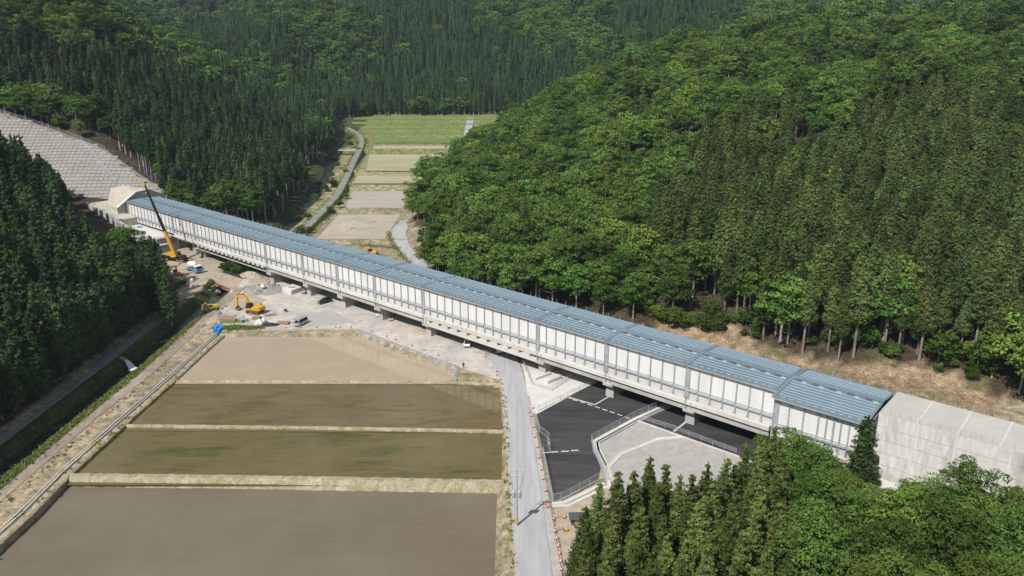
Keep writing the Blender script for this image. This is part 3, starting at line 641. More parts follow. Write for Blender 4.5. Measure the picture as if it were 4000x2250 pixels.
for s0, s1 in zip(JOINTS[:-1], JOINTS[1:]):
    roof_bay(SH, s0, s1, 0.0); wall_bay(SH, s0, s1, 0.0)
    gbox('back_wall', 'panel_white', SH, s0+.05, s1-.05, WB+.9, WB+1.05, 6.3, TE-.2)
gbox('end_wall', 'steel', SH, -126.0, -125.9, .9, -11.4, 6.0, TE-.1)
RISE = .8
roof_bay(SE, 147.8, 164.6, -.15, 4.2, -12.9)
wall_bay(SE, 148.1, 164.2, -.45, 3.3)
for s in (157.6, 158.9, 160.1): obj('post', POST, SE, (s,-3.32,6.0+dz(s)))
gbox('end_wall', 'panel_white', SE, 147.85, 148.0, 3.1, -12.2, 6.0, 13.6); gbox('end_wall', 'panel_white', SE, 164.3, 164.4, 3.1, -12.2, 4.5, 13.6)
gbox('back_wall', 'panel_white', SE, 148, 164.3, -12.0, -11.85, 6.3, 13.9)
gbox('base_wall', 'concrete_new', SE, 148.0, 164.4, 3.5, 2.6, .6, 6.1)
# ---- decks, girders, piers
def deck(s0, s1): 
    gbox('parapet', 'parapet', VD, s0+.04, s1-.04, .55, .84, 5.7, 6.9)
    gbox('parapet', 'parapet', VD, s0+.04, s1-.04, -11.9, -11.6, 5.7, 6.9)
    gbox('deck_slab', 'concrete_new', VD, s0+.03, s1-.03, 1.12, -12.1, 5.42, 6.25)
def girder_span(s0, s1):
    deck(s0, s1)
    gbox('edge_girder', 'concrete', VD, s0+.15, s1-.15, .62, -.1, 4.0, 4.95)
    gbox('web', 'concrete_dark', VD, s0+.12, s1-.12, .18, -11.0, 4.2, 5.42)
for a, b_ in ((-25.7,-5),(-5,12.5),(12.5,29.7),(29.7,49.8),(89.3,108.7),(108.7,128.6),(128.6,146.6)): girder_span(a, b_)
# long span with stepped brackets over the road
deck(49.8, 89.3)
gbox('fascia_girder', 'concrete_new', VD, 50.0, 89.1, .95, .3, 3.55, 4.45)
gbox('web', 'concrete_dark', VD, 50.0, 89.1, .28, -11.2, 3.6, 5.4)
n = 11
for i in range(n+1):
    s = 50.4+i*(38.4)/n; bpart('bracket', 'concrete_new', VD, s-.2, s+1.75, -.98, -.3, 4.45+dz(s), 5.42+dz(s)) if i < n else None
    if i < n: bpart('bracket_foot', 'concrete_new', VD, s-.75, s+.35-.62, -.92, -.3, 4.45+dz(s), 4.95+dz(s))
for i in range(24):
    s = 50+i*39/24; bpart('kerb_block', 'concrete_new', VD, s+.03, s+39/24-.03, -1.2, -.85, 5.95+dz(s), 6.5+dz(s))
# long steel-girder span over the stream
deck(-72.5, -25.7)
gbox('steel_girder', 'black_metal', VD, -72.3, -26.0, -.6, -11.0, 3.1, 5.2)
gbox('bottom_flange', 'concrete_new', VD, -72.0, -26.0, -.15, -.62, 3.0, 3.22)
for i in range(16):
    s = -71.6+i*45.4/16; bpart('bracket', 'concrete_new', VD, s, s+1.5, -1.0, .55, 4.75+dz(s), 5.42+dz(s))
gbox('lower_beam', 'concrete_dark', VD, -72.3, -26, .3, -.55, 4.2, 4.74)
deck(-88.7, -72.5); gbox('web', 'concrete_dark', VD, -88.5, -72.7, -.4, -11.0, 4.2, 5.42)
for i in range(5): bpart('bracket', 'concrete_new', VD, -86.5+i*3, -86.1+i*3, -.6, .4, 5.0, 6.0)
def pier(s, w0=0.0, half=1.1, ztop=3.25, cap=True, m='concrete_dark'):
    mb = MB(); a = -1.2
    mb.add([(s-half,-w0,a),(s+half,-w0,a),(s+half,9.5,a),(s-half,9.5,a),(s-half*.98,-w0-.0,ztop-1.1),(s+half*.98,-w0,ztop-1.1),(s+half*.98,9.5,ztop),(s-half*.98,9.5,ztop),(s-half*.98,-w0,ztop),(s+half*.98,-w0,ztop)],
           [(0,3,2,1),(0,1,5,4),(4,5,9,8),(1,2,6,9,5),(0,4,8,7,3),(2,3,7,6),(6,7,8,9)])
    mb.build('pier', m, VD)
    bpart('pier_face', 'concrete', VD, s-half+.12, s+half-.12, -w0-.04, -w0+.02, -.5, ztop-1.5)
    if cap: MB().prism([(-1.15,ztop-.25),(-1.15,ztop+1.0+dz(s)),(10.6,ztop+1.0+dz(s)),(10.6,ztop-.25)], 'x', s-1.25, s+1.25).build('pier_cap', 'concrete', VD, .05)
    bpart('drain_pipe', 'steel', VD, s-.62, s-.5, -1.3, -1.18, ztop+.6, 7.2+dz(s)); bpart('drain_pipe', 'steel', VD, s+.5, s+.6, -1.3, -1.18, ztop+.9, 6.2+dz(s))
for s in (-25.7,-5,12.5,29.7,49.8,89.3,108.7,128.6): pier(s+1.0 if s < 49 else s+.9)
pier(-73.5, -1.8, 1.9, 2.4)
MB().box(-95.2,-92.6,2.4,11.5,-1,4.2).build('abutment_pier', 'concrete_dark', VD); MB().box(-74.6,-73.4,.4,9,2.4,4.2).build('pillar', 'concrete', VD)
MB().prism([(-.4,-1),(-.4,5.4),(12,5.4),(12,-1)], 'x', 146.7, 150).build('abutment', 'concrete', VD)
# ---- tunnel box at the right end
TB = empty('concrete_tunnel_box', (-61.2,228.9,0), math.atan2(-.6516,.7586)); tag(TB, 'pale stained concrete tunnel box joined to the end of the raised shelter', 'tunnel box')
mat('box_wall', (.60, .585, .55), .85, .14, 1.1, col2=(.33, .31, .27), stretch=(1.6, 1.6, .45), lo=.50, hi=.78)
mat('box_top', (.47, .45, .41), .9, .08, .25, col2=(.46, .44, .40), stretch=(1, 1, 1))
s = 164.9
for k in range(11):
    L_ = 6.15; 
    MB().box(s+.09,s+L_-.09,.6,11.7,0.5,13.9-.1*k*.2).build('wall_segment', 'box_wall', TB)
    for hq in (4.2, 6.6, 9.0, 11.4): bpart('lift_joint', 'concrete_dark', TB, s+.1, s+L_-.1, .585, .62, hq, hq+.06)
    MB().box(s+.12,s+L_-.12,.62,11.68,13.9-.1*k*.2,14.0-.1*k*.2).build('roof_slab', 'box_top', TB)
    bpart('joint_strip', 'concrete_new', TB, s+L_-.13, s+L_+.13, .52, 11.75, 13.6-.1*k*.2, 14.03-.1*k*.2); bpart('joint_strip', 'concrete_new', TB, s+L_-.13, s+L_+.13, .55, .7, 2.0, 13.6-.1*k*.2)
    for q in range(4):
        a = s+.3+q*1.55; bpart('rail_post', 'steel', TB, a, a+.06, .75, .81, 14.0-.1*k*.2, 14.9-.1*k*.2); bpart('rail_post', 'steel', TB, a, a+.06, 11.5, 11.56, 14.0-.1*k*.2, 14.9-.1*k*.2)
    s += L_
sheet('concrete_terrace', [tuple(VL(s_q, w_q, 0)[:2]) for s_q, w_q in ((148,2.4),(148,9),(200,9),(200,-.6))], 2.6, 'concrete_new')
# ---- tunnel portal and terraces at the far left end
PO = empty('tunnel_portal', (-61.2,228.9,0), math.atan2(-.6516,.7586)); tag(PO, 'dark concrete tunnel portal face with sloping wing walls behind the shelter', 'tunnel portal')
MB().prism([(-4.4,12.6),(3.6,17.9),(9,18.4),(15.2,15.0),(15.2,3),(-1.6,3),(-1.6,9)], 'x', -128.2, -127.0).build('wing_wall', 'concrete_dark', PO)
MB().add([(-127.0,-4.6,12.7),(-127.0,3.6,18.1),(-127.0,9,18.6),(-127.0,15.2,15.2),(-128.6,-4.6,12.7),(-128.6,3.6,18.1),(-128.6,9,18.6),(-128.6,15.2,15.2)] +
         [(x, y, z-.35) for x, y, z in [(-127.0,-4.6,12.7),(-127.0,3.6,18.1),(-127.0,9,18.6),(-127.0,15.2,15.2),(-128.6,-4.6,12.7),(-128.6,3.6,18.1),(-128.6,9,18.6),(-128.6,15.2,15.2)]],
         [(i, i+1, i+5, i+4) for i in range(3)] + [(i+8, i+9, i+1, i) for i in range(3)] + [(i+12, i+4, i+5, i+13) for i in range(3)]).build('coping', 'concrete_new', PO)
b = bmesh.new()
for q in [(-128.3,-4.3,12.4),(-128.3,3.6,17.8),(-128.3,9,18.3),(-158,6.2,15.8),(-158,5.2,11.3),(-148,8,17.8),(-128.3,-4.3,6),(-128.3,9,5),(-158,8,6),(-146,-1,10.5)]: b.verts.new(q)
bmesh.ops.convex_hull(b, input=b.verts); me = bpy.data.meshes.new('shotcrete_hood'); b.to_mesh(me); b.free(); mat('shotcrete', (.50, .46, .39), .95, .1, .3, col2=(.44, .40, .33), bump=.3, bscale=.5); me.materials.append(MATS['shotcrete']); obj('shotcrete_hood', me, PO)
CT = empty('concrete_terraces', (-61.2,228.9,0), math.atan2(-.6516,.7586)); CT.name = 'retaining_terrace'; tag(CT, 'stepped pale concrete retaining terrace in front of the tunnel portal', 'retaining wall')
def sbox(name, m, par, s0, s1, w0, w1, zb, za, zc): MB().add([(s0,-w0,zb),(s1,-w0,zb),(s1,-w1,zb),(s0,-w1,zb),(s0,-w0,za),(s1,-w0,zc),(s1,-w1,zc),(s0,-w1,za)], [(0,3,2,1),(4,5,6,7),(0,1,5,4),(1,2,6,5),(2,3,7,6),(3,0,4,7)]).build(name, m, par)
sbox('upper_terrace', 'shotcrete', CT, -152, -119.5, 6.4, -2.5, 0, 11.6, 9.2)
sbox('lower_terrace', 'concrete_new', CT, -119.3, -92.6, 7.4, 1.2, -1, 6.2, 5.8)
sbox('front_wall', 'concrete', CT, -152, -119.5, 8.0, 6.6, 0, 12.4, 9.6); sbox('front_wall', 'concrete', CT, -119.3, -99.0, 8.4, 7.5, 0, 8.8, 6.3)
sbox('embankment', 'concrete_new', CT, -126.5, -92.6, 1.1, -12, -1, 6.2, 5.9)
sbox('end_wall', 'concrete_dark', CT, -92.5, -91.9, 6.2, -1.2, -1, 5.2, 5.2); sbox('wall_cap', 'concrete_new', CT, -92.6, -91.7, 6.3, -1.3, 5.22, 5.6, 5.6)
sbox('step_wall', 'concrete_dark', CT, -91.8, -90.4, 8.2, 2.0, -1, 3.0, 3.0); sbox('step_cap', 'concrete_new', CT, -91.8, -90.3, 8.3, 1.9, 3.02, 3.25, 3.25)
# ---- crib slope: beams draped over the cut hillside
gdir = np.array([-cn[0], -cn[1]]); gdir /= np.linalg.norm(gdir); cdir = np.array([gdir[1], -gdir[0]])
def cz(x, y): return cA[2] - (cn[0]*(x-cA[0]) + cn[1]*(y-cA[1])) + .45*math.sin(x*.11+y*.05)*math.sin(y*.13) + .9
CR = empty('crib_slope', (cA[0], cA[1], 0)); tag(CR, 'tall cut slope covered with a grid of concrete crib beams', 'retaining slope')
def cpt(a, b_): q = cA[:2] + cdir*a + gdir*b_; return q
def line_runs(fix, lo, hi, step, along):
    runs = []; cur = []
    for t in np.arange(lo, hi, step):
        q = cpt(t, fix) if along else cpt(fix, t)
        if inpoly(q[0], q[1], CRIB): cur.append(q)
        else:
            if len(cur) > 1: runs.append(cur)
            cur = []
    if len(cur) > 1: runs.append(cur)
    return runs
def beam(runs, wd, ht, name):
    for r_ in runs:
        pts = [(q[0]-cA[0], q[1]-cA[1], cz(q[0], q[1])) for q in r_]
        extr(pts, [(-wd,-.3),(-wd,ht),(wd,ht),(wd,-.3)]).build(name, 'crib_beam', CR)
for b_ in np.arange(-6, 70, 2.05): beam(line_runs(b_, -170, 30, 2.0, True), .30, .42, 'crib_beam')
for a in np.arange(-160, 20, 2.05): beam(line_runs(a, -6, 70, 2.0, False), .20, .22, 'crib_post')
gx = np.arange(-300, -140, 3.0); gy = np.arange(326, 410, 3.0); mb = MB()
for x in gx:
    for y in gy:
        if inpoly(x+1.5, y+1.5, CRIB): mb.add([(xx-cA[0], yy-cA[1], cz(xx, yy)) for xx, yy in ((x,y),(x+3,y),(x+3,y+3),(x,y+3))], [(0,1,2,3)])
mb.build('shotcrete_face', 'crib_cell', CR)
tp = [(q[0]-cA[0], q[1]-cA[1], cz(q[0], q[1])) for q in CRIB_TOP]; extr(dens(tp, 3), [(-.3,-.6),(-.3,.5),(.5,.5),(.5,-.6)]).build('top_kerb', 'rock', CR)
dp = [onplane(*Z1(*q)) for q in [(1155,465),(1330,640),(1430,780),(1560,930),(1650,1035)]]
extr(dens([(q[0]-cA[0], q[1]-cA[1], cz(q[0], q[1])) for q in dp], 2), [(-.45,-.2),(-.45,.75),(-.3,.75),(-.3,.5),(.3,.5),(.3,.75),(.45,.75),(.45,-.2)]).build('drain_chute', 'steel', CR)
CF = empty('slope_fence', (cA[0], cA[1], 0)); tag(CF, 'thin wire fence along the top edge of the crib slope', 'fence')
fp = dens(tp[:6], 4.5)
for q in fp: bpart('fence_post', 'steel', CF, q[0]-.06, q[0]+.06, q[1]+.9, q[1]+1.0, q[2]-.5, q[2]+2.0)
for h in (.7, 1.3, 1.9): MB().tube([(q[0], q[1]+.95, q[2]+h) for q in fp], .03, 4).build('wire', 'steel', CF)
# ------------------------------------------------------------------ trees
def unit(n, r):
    v = r.normal(size=(n, 3)); return v / np.linalg.norm(v, axis=1, keepdims=True)
def leaf_cloud(cent, rad, axisv, m, size, r, up=.25, jit=.55, tint=None, asp=.62, spray=0.0):
    """m small leaf faces on the outer side of each clump (ellipsoids at cent with radii rad[:,3]); returns verts, quads, tint"""
    n = len(cent); d = unit(n*m, r).reshape(n, m, 3)
    d = d + axisv[:, None, :]*.75; d[..., 2] += up; d /= np.linalg.norm(d, axis=-1, keepdims=True)
    p = cent[:, None, :] + d*rad[:, None, :]*r.uniform(.72, 1.05, (n, m, 1))
    if spray: p = p + axisv[:, None, :]*r.uniform(-1.2, 1.0, (n, m, 1))*rad[:, None, :1]*spray
    nrm = d / rad[:, None, :]; nrm /= np.linalg.norm(nrm, axis=-1, keepdims=True)
    nrm = nrm + r.normal(size=(n, m, 3))*jit*.6; nrm /= np.linalg.norm(nrm, axis=-1, keepdims=True)
    t = np.cross(nrm, unit(n*m, r).reshape(n, m, 3)); t /= np.linalg.norm(t, axis=-1, keepdims=True) + 1e-9; b_ = np.cross(nrm, t)
    s = size*r.uniform(.65, 1.35, (n, m, 1))
    q = np.stack([p+t*s, p+b_*s*asp, p-t*s, p-b_*s*asp], 2).reshape(-1, 3)
    f = np.arange(n*m*4).reshape(-1, 4)
    tv = np.repeat((tint[:, None] + r.normal(size=(n, m))*.12).clip(0, 1).reshape(-1), 4)
    return q, f, tv
def crown_mesh(name, V, Fq, T, m):
    me = np_mesh(name, V, Fq, m); at = me.attributes.new('tint', 'FLOAT', 'POINT'); at.data.foreach_set('value', T.astype(np.float32)); return me
def core(n, prof, r):
    """dark inner body so that the crown is not see-through: lathe with uneven rings"""
    V = []; F_ = []
    for rr, z in prof:
        for k in range(n): a = 2*math.pi*k/n; q = rr*r.uniform(.75, 1.15); V.append((q*math.cos(a), q*math.sin(a), z))
    for i in range(len(prof)-1):
        for k in range(n): F_.append((i*n+k, i*n+(k+1) % n, (i+1)*n+(k+1) % n, (i+1)*n+k))
    return np.array(V), np.array(F_)
def join(parts):
    V, F_, T = [], [], []; o = 0
    for v, f, t in parts: V.append(v); F_.append(f+o); T.append(t); o += len(v)
    return np.concatenate(V), np.concatenate(F_), np.concatenate(T)
def cedar_crown(seed, H, Rm, base, nb, m, size, leaf, shape=.8, rag=(.55,1.22), ck=1.0):
    r = np.random.default_rng(seed); z0 = H*base; L_ = H-z0
    t = np.sort(1-np.sqrt(1-r.uniform(0, .998, nb))); ang = np.arange(nb)*2.39996 + r.normal(size=nb)*.4
    prof = lambda t: Rm*np.minimum(1, (t*5+.35))*(1-t)**shape + .12
    rr = prof(t)*r.uniform(*rag, nb)
    ax = np.stack([np.cos(ang), np.sin(ang), r.uniform(-.12, .38, nb)], 1)
    cent = np.stack([np.cos(ang)*rr*.72, np.sin(ang)*rr*.72, z0 + t*L_*.985 + r.normal(size=nb)*.15], 1)
    cl = (.07*Rm + .24*prof(t))*ck
    rad = np.stack([cl*1.05, cl*1.05, cl*.85], 1)*r.uniform(.75, 1.25, (nb, 1))
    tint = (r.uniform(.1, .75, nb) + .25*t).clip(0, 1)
    A = leaf_cloud(cent, rad, ax, m, size, r, .35, .7, tint, .45, .55)
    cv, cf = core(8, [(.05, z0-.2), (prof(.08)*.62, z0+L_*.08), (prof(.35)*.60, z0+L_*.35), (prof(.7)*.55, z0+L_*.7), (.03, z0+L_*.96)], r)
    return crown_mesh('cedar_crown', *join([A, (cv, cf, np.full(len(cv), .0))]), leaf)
def trunk_mesh(name, H, r0, m, limbs=0, seed=0, top=.97, spread=2.0, frac=(.35,.8), lr_=.4):
    r = random.Random(seed); mb = MB(); mb.tube([(0,0,-1.0),(0,0,H*.25),(r.uniform(-.1,.1),r.uniform(-.1,.1),H*.6),(0,0,H*top)], [r0*1.15, r0*.85, r0*.6, r0*.12], 6, False)
    for k in range(limbs):
        z = H*r.uniform(*frac); a = r.uniform(0, 6.28); l = spread*r.uniform(.6, 1.1)
        mb.tube([(0,0,z),(math.cos(a)*l*.5,math.sin(a)*l*.5,z+l*.25),(math.cos(a)*l,math.sin(a)*l,z+l*.45)], [r0*lr_, r0*lr_*.6, r0*lr_*.2], 4, False)
    return mb.mesh(name, m)
def broad_crown(seed, H, Rm, nb, m, size, leaf, flat=.62):
    r = np.random.default_rng(seed); zc = H*.56; hz = H*.44
    d = unit(nb, r); d[:, 2] = np.abs(d[:, 2])*1.25 - .42; d /= np.linalg.norm(d, axis=1, keepdims=True)
    lump = 1 + .22*np.sin(3*np.arctan2(d[:,1], d[:,0]) + seed) * (1-d[:,2]**2)
    sc_ = (r.uniform(.55, .95, nb)*lump)[:, None]
    cent = d*np.array([Rm, Rm, hz])*sc_ + np.array([0, 0, zc])
    cl = Rm*r.uniform(.20, .36, nb); rad = np.stack([cl*1.15, cl*1.15, cl*flat], 1)
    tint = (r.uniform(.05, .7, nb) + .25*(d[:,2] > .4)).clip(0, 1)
    A = leaf_cloud(cent, rad, d*.3, m, size, r, .45, .6, tint)
    cv, cf = core(9, [(.3, zc-hz*.45), (Rm*.38, zc-hz*.3), (Rm*.46, zc+hz*.0), (Rm*.34, zc+hz*.3), (.1, zc+hz*.48)], r)
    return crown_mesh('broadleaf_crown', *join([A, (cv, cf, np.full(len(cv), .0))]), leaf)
# prototypes: (crown mesh, trunk mesh, height, crown radius)
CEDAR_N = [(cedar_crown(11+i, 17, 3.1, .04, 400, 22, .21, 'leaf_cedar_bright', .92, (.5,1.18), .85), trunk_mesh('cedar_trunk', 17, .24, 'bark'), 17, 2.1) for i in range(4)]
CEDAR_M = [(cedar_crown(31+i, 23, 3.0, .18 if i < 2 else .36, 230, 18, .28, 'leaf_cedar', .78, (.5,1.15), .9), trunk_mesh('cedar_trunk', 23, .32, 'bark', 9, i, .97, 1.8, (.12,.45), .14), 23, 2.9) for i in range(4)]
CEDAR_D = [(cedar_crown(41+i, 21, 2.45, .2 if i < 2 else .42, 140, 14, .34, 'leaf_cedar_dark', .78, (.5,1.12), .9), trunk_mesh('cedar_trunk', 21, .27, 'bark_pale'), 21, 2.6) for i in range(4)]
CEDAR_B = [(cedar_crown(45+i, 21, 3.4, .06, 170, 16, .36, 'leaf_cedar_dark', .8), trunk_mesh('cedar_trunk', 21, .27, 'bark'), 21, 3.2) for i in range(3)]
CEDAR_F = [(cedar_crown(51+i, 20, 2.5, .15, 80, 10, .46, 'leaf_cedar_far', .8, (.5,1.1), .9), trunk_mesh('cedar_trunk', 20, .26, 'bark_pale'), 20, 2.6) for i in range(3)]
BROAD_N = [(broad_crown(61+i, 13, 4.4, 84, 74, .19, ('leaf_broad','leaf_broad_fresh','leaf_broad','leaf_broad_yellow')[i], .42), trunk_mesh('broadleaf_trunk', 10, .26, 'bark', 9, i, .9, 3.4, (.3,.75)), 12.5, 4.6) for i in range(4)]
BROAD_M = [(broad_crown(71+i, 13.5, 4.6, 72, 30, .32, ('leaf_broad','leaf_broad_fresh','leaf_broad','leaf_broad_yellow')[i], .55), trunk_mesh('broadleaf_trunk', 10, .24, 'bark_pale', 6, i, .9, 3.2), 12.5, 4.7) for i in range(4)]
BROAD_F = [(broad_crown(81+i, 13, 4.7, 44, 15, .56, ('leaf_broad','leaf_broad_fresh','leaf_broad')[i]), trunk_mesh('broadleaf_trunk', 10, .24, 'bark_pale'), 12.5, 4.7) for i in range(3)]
BUSH = [(broad_crown(91+i, 4.2, 2.2, 50, 20, .22, 'leaf_bush'), trunk_mesh('shrub_stem', 3, .1, 'bark', 4, i, .9, 1.2), 4.2, 2.2) for i in range(3)]
LIME = [(broad_crown(95+i, 5.5, 2.4, 40, 24, .24, 'leaf_lime', .3), trunk_mesh('maple_stem', 4.5, .1, 'bark', 5, i, .9, 1.6), 5.5, 2.4) for i in range(2)]
# cedar areas as seen on the slopes (photo pixels of the tree's middle)
PC = {'A': [(-200,190),(150,200),(350,215),(520,180),(900,290),(1230,360),(1360,470),(1345,620),(1120,900),(560,740),(440,560),(400,440),(250,380),(0,300),(-200,280)],
      'D1': [(680,40),(760,150),(830,240),(1000,200),(1180,340),(1330,420),(2050,470),(2330,310),(2420,250),(2200,210),(1950,190),(1850,60),(1650,-100),(1250,-100),(1480,100),(1500,190),(1330,300),(1190,270),(1170,60),(1010,120),(900,70)],
      'D2': [(2500,230),(2450,160),(2420,60),(2330,-100),(3000,-100),(2800,60),(2700,150)],
      'C': [(2630,520),(2760,470),(2900,450),(3080,470),(3150,560),(3330,590),(3420,470),(3560,400),(3800,330),(4300,250),(4300,1700),(2720,1330),(2660,1180),(2660,1000),(2620,900),(2640,700)]}
def jgrid(x0, x1, y0, y1, st, sd):
    r = np.random.default_rng(sd); gx, gy = np.meshgrid(np.arange(x0, x1, st), np.arange(y0, y1, st*.87))
    gx = gx + (np.arange(gx.shape[0]) % 2)[:, None]*st*.5 + r.uniform(-.33, .33, gx.shape)*st; gy = gy + r.uniform(-.33, .33, gy.shape)*st
    return gx.ravel(), gy.ravel()
VIA = [tuple(VL(*q, 0)[:2]) for q in ((-170,10),(260,7),(260,-15),(-135,-18),(-170,-14))]
def sel(x, y, tall):
    """keep the spots that stand on a hill, inside the view with a margin, off the cleared ground"""
    z = ground(x, y); f = floor_z(x, y); ok = z > f + .5
    u, v, d = proj(x, y, z + tall*.6)
    ok &= (y > 70) & (d > 20) & (u > -420) & (u < 4420) & (v > -330) & (v < 2900)
    ok &= ~inpoly(x, y, CRIB) & ~inpoly(x, y, VIA) & ~inpoly(x, y, CLEAR)
    cd = poly_dist(x, y, [tuple(q[:2]) for q in CRIB_TOP]); ok &= cd > np.where(x > -200, 5.0, 3.0)
    ok &= ~((y < 300) & (x < -100) & (np.hypot(x+140, y-290) < 16))
    i = np.nonzero(ok)[0]; return x[i], y[i], z[i], u[i], v[i], d[i]
HB_ = [(-600,200),(-300,330),(0,490),(60,480),(130,570),(220,640),(270,770),(340,820),(385,910),(400,1000),(440,1010),(465,900),(510,940),(600,925),(655,960),(685,1080),(672,1250),(600,1400),(0,1900),(-600,2200)]
def fitB(x, y, z, h, s):
    """trees on the near left hill end below its skyline: lower them until they fit"""
    for k in (1.0, .85, .7, .55):
        u, v, d = proj(x, y, z+h*s*k)
        if inpoly(u, v, HB_) and inpoly(u+18, v+60, HB_): return s*k
    return None
TREES = []      # kind, x, y, z, scale, distance, zone
def wob(u, v, x, y): a = np.sin(x*.11+y*.07)*np.cos(y*.09-x*.05); b_ = np.sin(x*.045-y*.06+1.3); return u + 75*a + 55*b_, v + 45*b_ - 30*a
def cedar_zone(u, v, x, y):
    A = inpoly(u, v, PC['A']) & (y > 330) & (y < 700) & (x < -60); D = (y > 640) & (inpoly(u, v, PC['D1']) | inpoly(u, v, PC['D2'])); Cc = inpoly(u, v, PC['C']) & (y < 480) & (x > 20)
    B = (x < -100) & (y < 325)
    return A, B, Cc, D
for (x0, x1, y0, y1, st, sd_) in ((-700,520,60,700,4.7,1),(-1000,900,700,1250,5.6,2)):
    x, y, z, u, v, d = sel(*jgrid(x0, x1, y0, y1, st, sd_), 22); A, B, Cc, D = cedar_zone(*wob(u, v, x, y), x, y); r = np.random.default_rng(sd_+50)
    k = A | D | (Cc & (r.uniform(size=len(x)) < .93)) | (B & (r.uniform(size=len(x)) < .80))
    k |= ~(A | B | Cc | D) & (r.uniform(size=len(x)) < .02)
    for i in np.nonzero(k)[0]:
        zone = 'A' if A[i] else 'B' if B[i] else 'D' if (D[i] or y[i] > 640) else 'C'
        sc0 = r.uniform(.66, 1.14)
        if B[i]:
            sc0 = fitB(x[i], y[i], z[i], 21, sc0)
            if sc0 is None: continue
        TREES.append(('cedar', x[i], y[i], z[i], sc0*(1.15 if y[i] > 700 else 1), d[i], zone))
for (x0, x1, y0, y1, st, sd_) in ((-700,520,60,700,7.0,3),(-1000,900,700,1250,7.6,4)):
    x, y, z, u, v, d = sel(*jgrid(x0, x1, y0, y1, st, sd_), 12); A, B, Cc, D = cedar_zone(*wob(u, v, x, y), x, y); r = np.random.default_rng(sd_+50)
    k = ~(A | B | Cc | D) | ((B | Cc) & (r.uniform(size=len(x)) < .20)) | ((A | D) & (r.uniform(size=len(x)) < .03))
    for i in np.nonzero(k)[0]:
        zone = 'B' if B[i] else 'D' if y[i] > 640 else 'A' if x[i] < -60 else 'C'
        if B[i] and (fitB(x[i], y[i], z[i], 13.5, 1.2) is None or not inpoly(*[q + e for q, e in zip(proj(x[i], y[i], z[i]+11)[:2], (110, 40))], HB_)): continue
        TREES.append(('broad', x[i], y[i], z[i], r.uniform(.60, 1.42)*(1.1 if y[i] > 700 else 1), d[i], zone))
for (kind, st, sd_) in (('cedar', 15, 5), ('broad', 13, 6)):
    x, y, z, u, v, d = sel(*jgrid(-1900, 1900, 1250, 2700, st, sd_), 20); r = np.random.default_rng(sd_+50)
    for i in range(len(x)): TREES.append((kind, x[i], y[i], z[i], r.uniform(1.5, 2.1), d[i], 'F'))
# the stand at the near right: cedars towards the road, broadleaved trees towards the tunnel box
RZ = lambda x, y: (2200 + x*.6988, 1650 + y*.6988)
TIPS = [(490,165),(580,212),(310,250),(400,252),(660,262),(728,268),(815,198),(920,178),(1030,95),(1190,8),(205,318),(130,440),(285,480),(970,370),(850,300),(1120,60),(1240,120)]
used = []
for q in TIPS:
    h = random.uniform(15.5, 17.5); a = G(*RZ(*q), h); used.append((a.x, a.y)); TREES.append(('cedarN', a.x, a.y, 0.0, h/17, a.y, 'E'))
xs, ys = jgrid(9, 52, 66, 121, 3.3, 9); r = np.random.default_rng(77)
for x, y in zip(xs, ys):
    h = 17*r.uniform(.74, 1.06); u, v, d = proj(x, y, h)
    if not inpoly(u, v, [tuple(RZ(*q)) for q in [(40,720),(70,560),(150,440),(300,330),(600,300),(900,240),(1100,120),(1250,90),(1290,400),(1330,700),(1500,1000),(1500,1500),(0,1500),(20,900)]]): continue
    if min(math.hypot(x-a, y-b_) for a, b_ in used) < 2.5: continue
    used.append((x, y)); TREES.append(('cedarN', x, y, 0.0, h/17, d, 'E'))
xs, ys = jgrid(30, 135, 62, 126, 6.0, 10)
for x, y in zip(xs, ys):
    h = 12.5*r.uniform(.6, 1.25); u, v, d = proj(x, y, h*.9)
    if not inpoly(u, v, [tuple(RZ(*q)) for q in [(1300,160),(1450,170),(1520,300),(1700,330),(1900,330),(2020,240),(2230,130),(2400,90),(2560,170),(3000,200),(3000,1600),(1300,1600),(1420,900),(1310,500)]]): continue
    q = VM.inverted() @ Vector((x, y, 0))
    if -q.y < 7.5: continue
    used.append((x, y)); TREES.append(('broadN', x, y, 0.5, h/12.5, d, 'E'))
for q, sc_ in (((2260,40),.95),((2420,60),1.0),((1320,95),1.05),((1400,150),1.0),((1470,215),.9),((1250,60),1.0),((1560,290),.8)): a = G(*RZ(*q), 12.5*sc_); TREES.append(('broadN', a.x, a.y, .5, sc_, a.y, 'E'))
a = G(*RZ(1715,-65), 19.0); TREES.append(('cedarL', a.x, a.y, 1.0, 18/23, a.y, 'L'))
for q in [(905,940),(950,1000),(1000,985),(1060,985),(1120,980),(1160,1000),(1200,1060),(1235,1150),(1180,1100),(1100,1060),(1020,1060),(1235,1230),(1180,1200)]:
    h = 17.0; a = G(*R1(*q), h); TREES.append(('cedar', a.x, a.y, 0.0, h/21, a.y, 'B'))
for k in range(46):
    y = 72 + k*3.3 + random.uniform(-.8, .8); x = np.interp(y, [60,110,140,178,224], [-107.6,-105.8,-105.5,-104.9,-105.6]) - random.uniform(0, 1.2); TREES.append(('cedar', x, y, float(ground(np.array([x]), np.array([y]))[0]), random.uniform(.78, 1.0), y, 'B'))
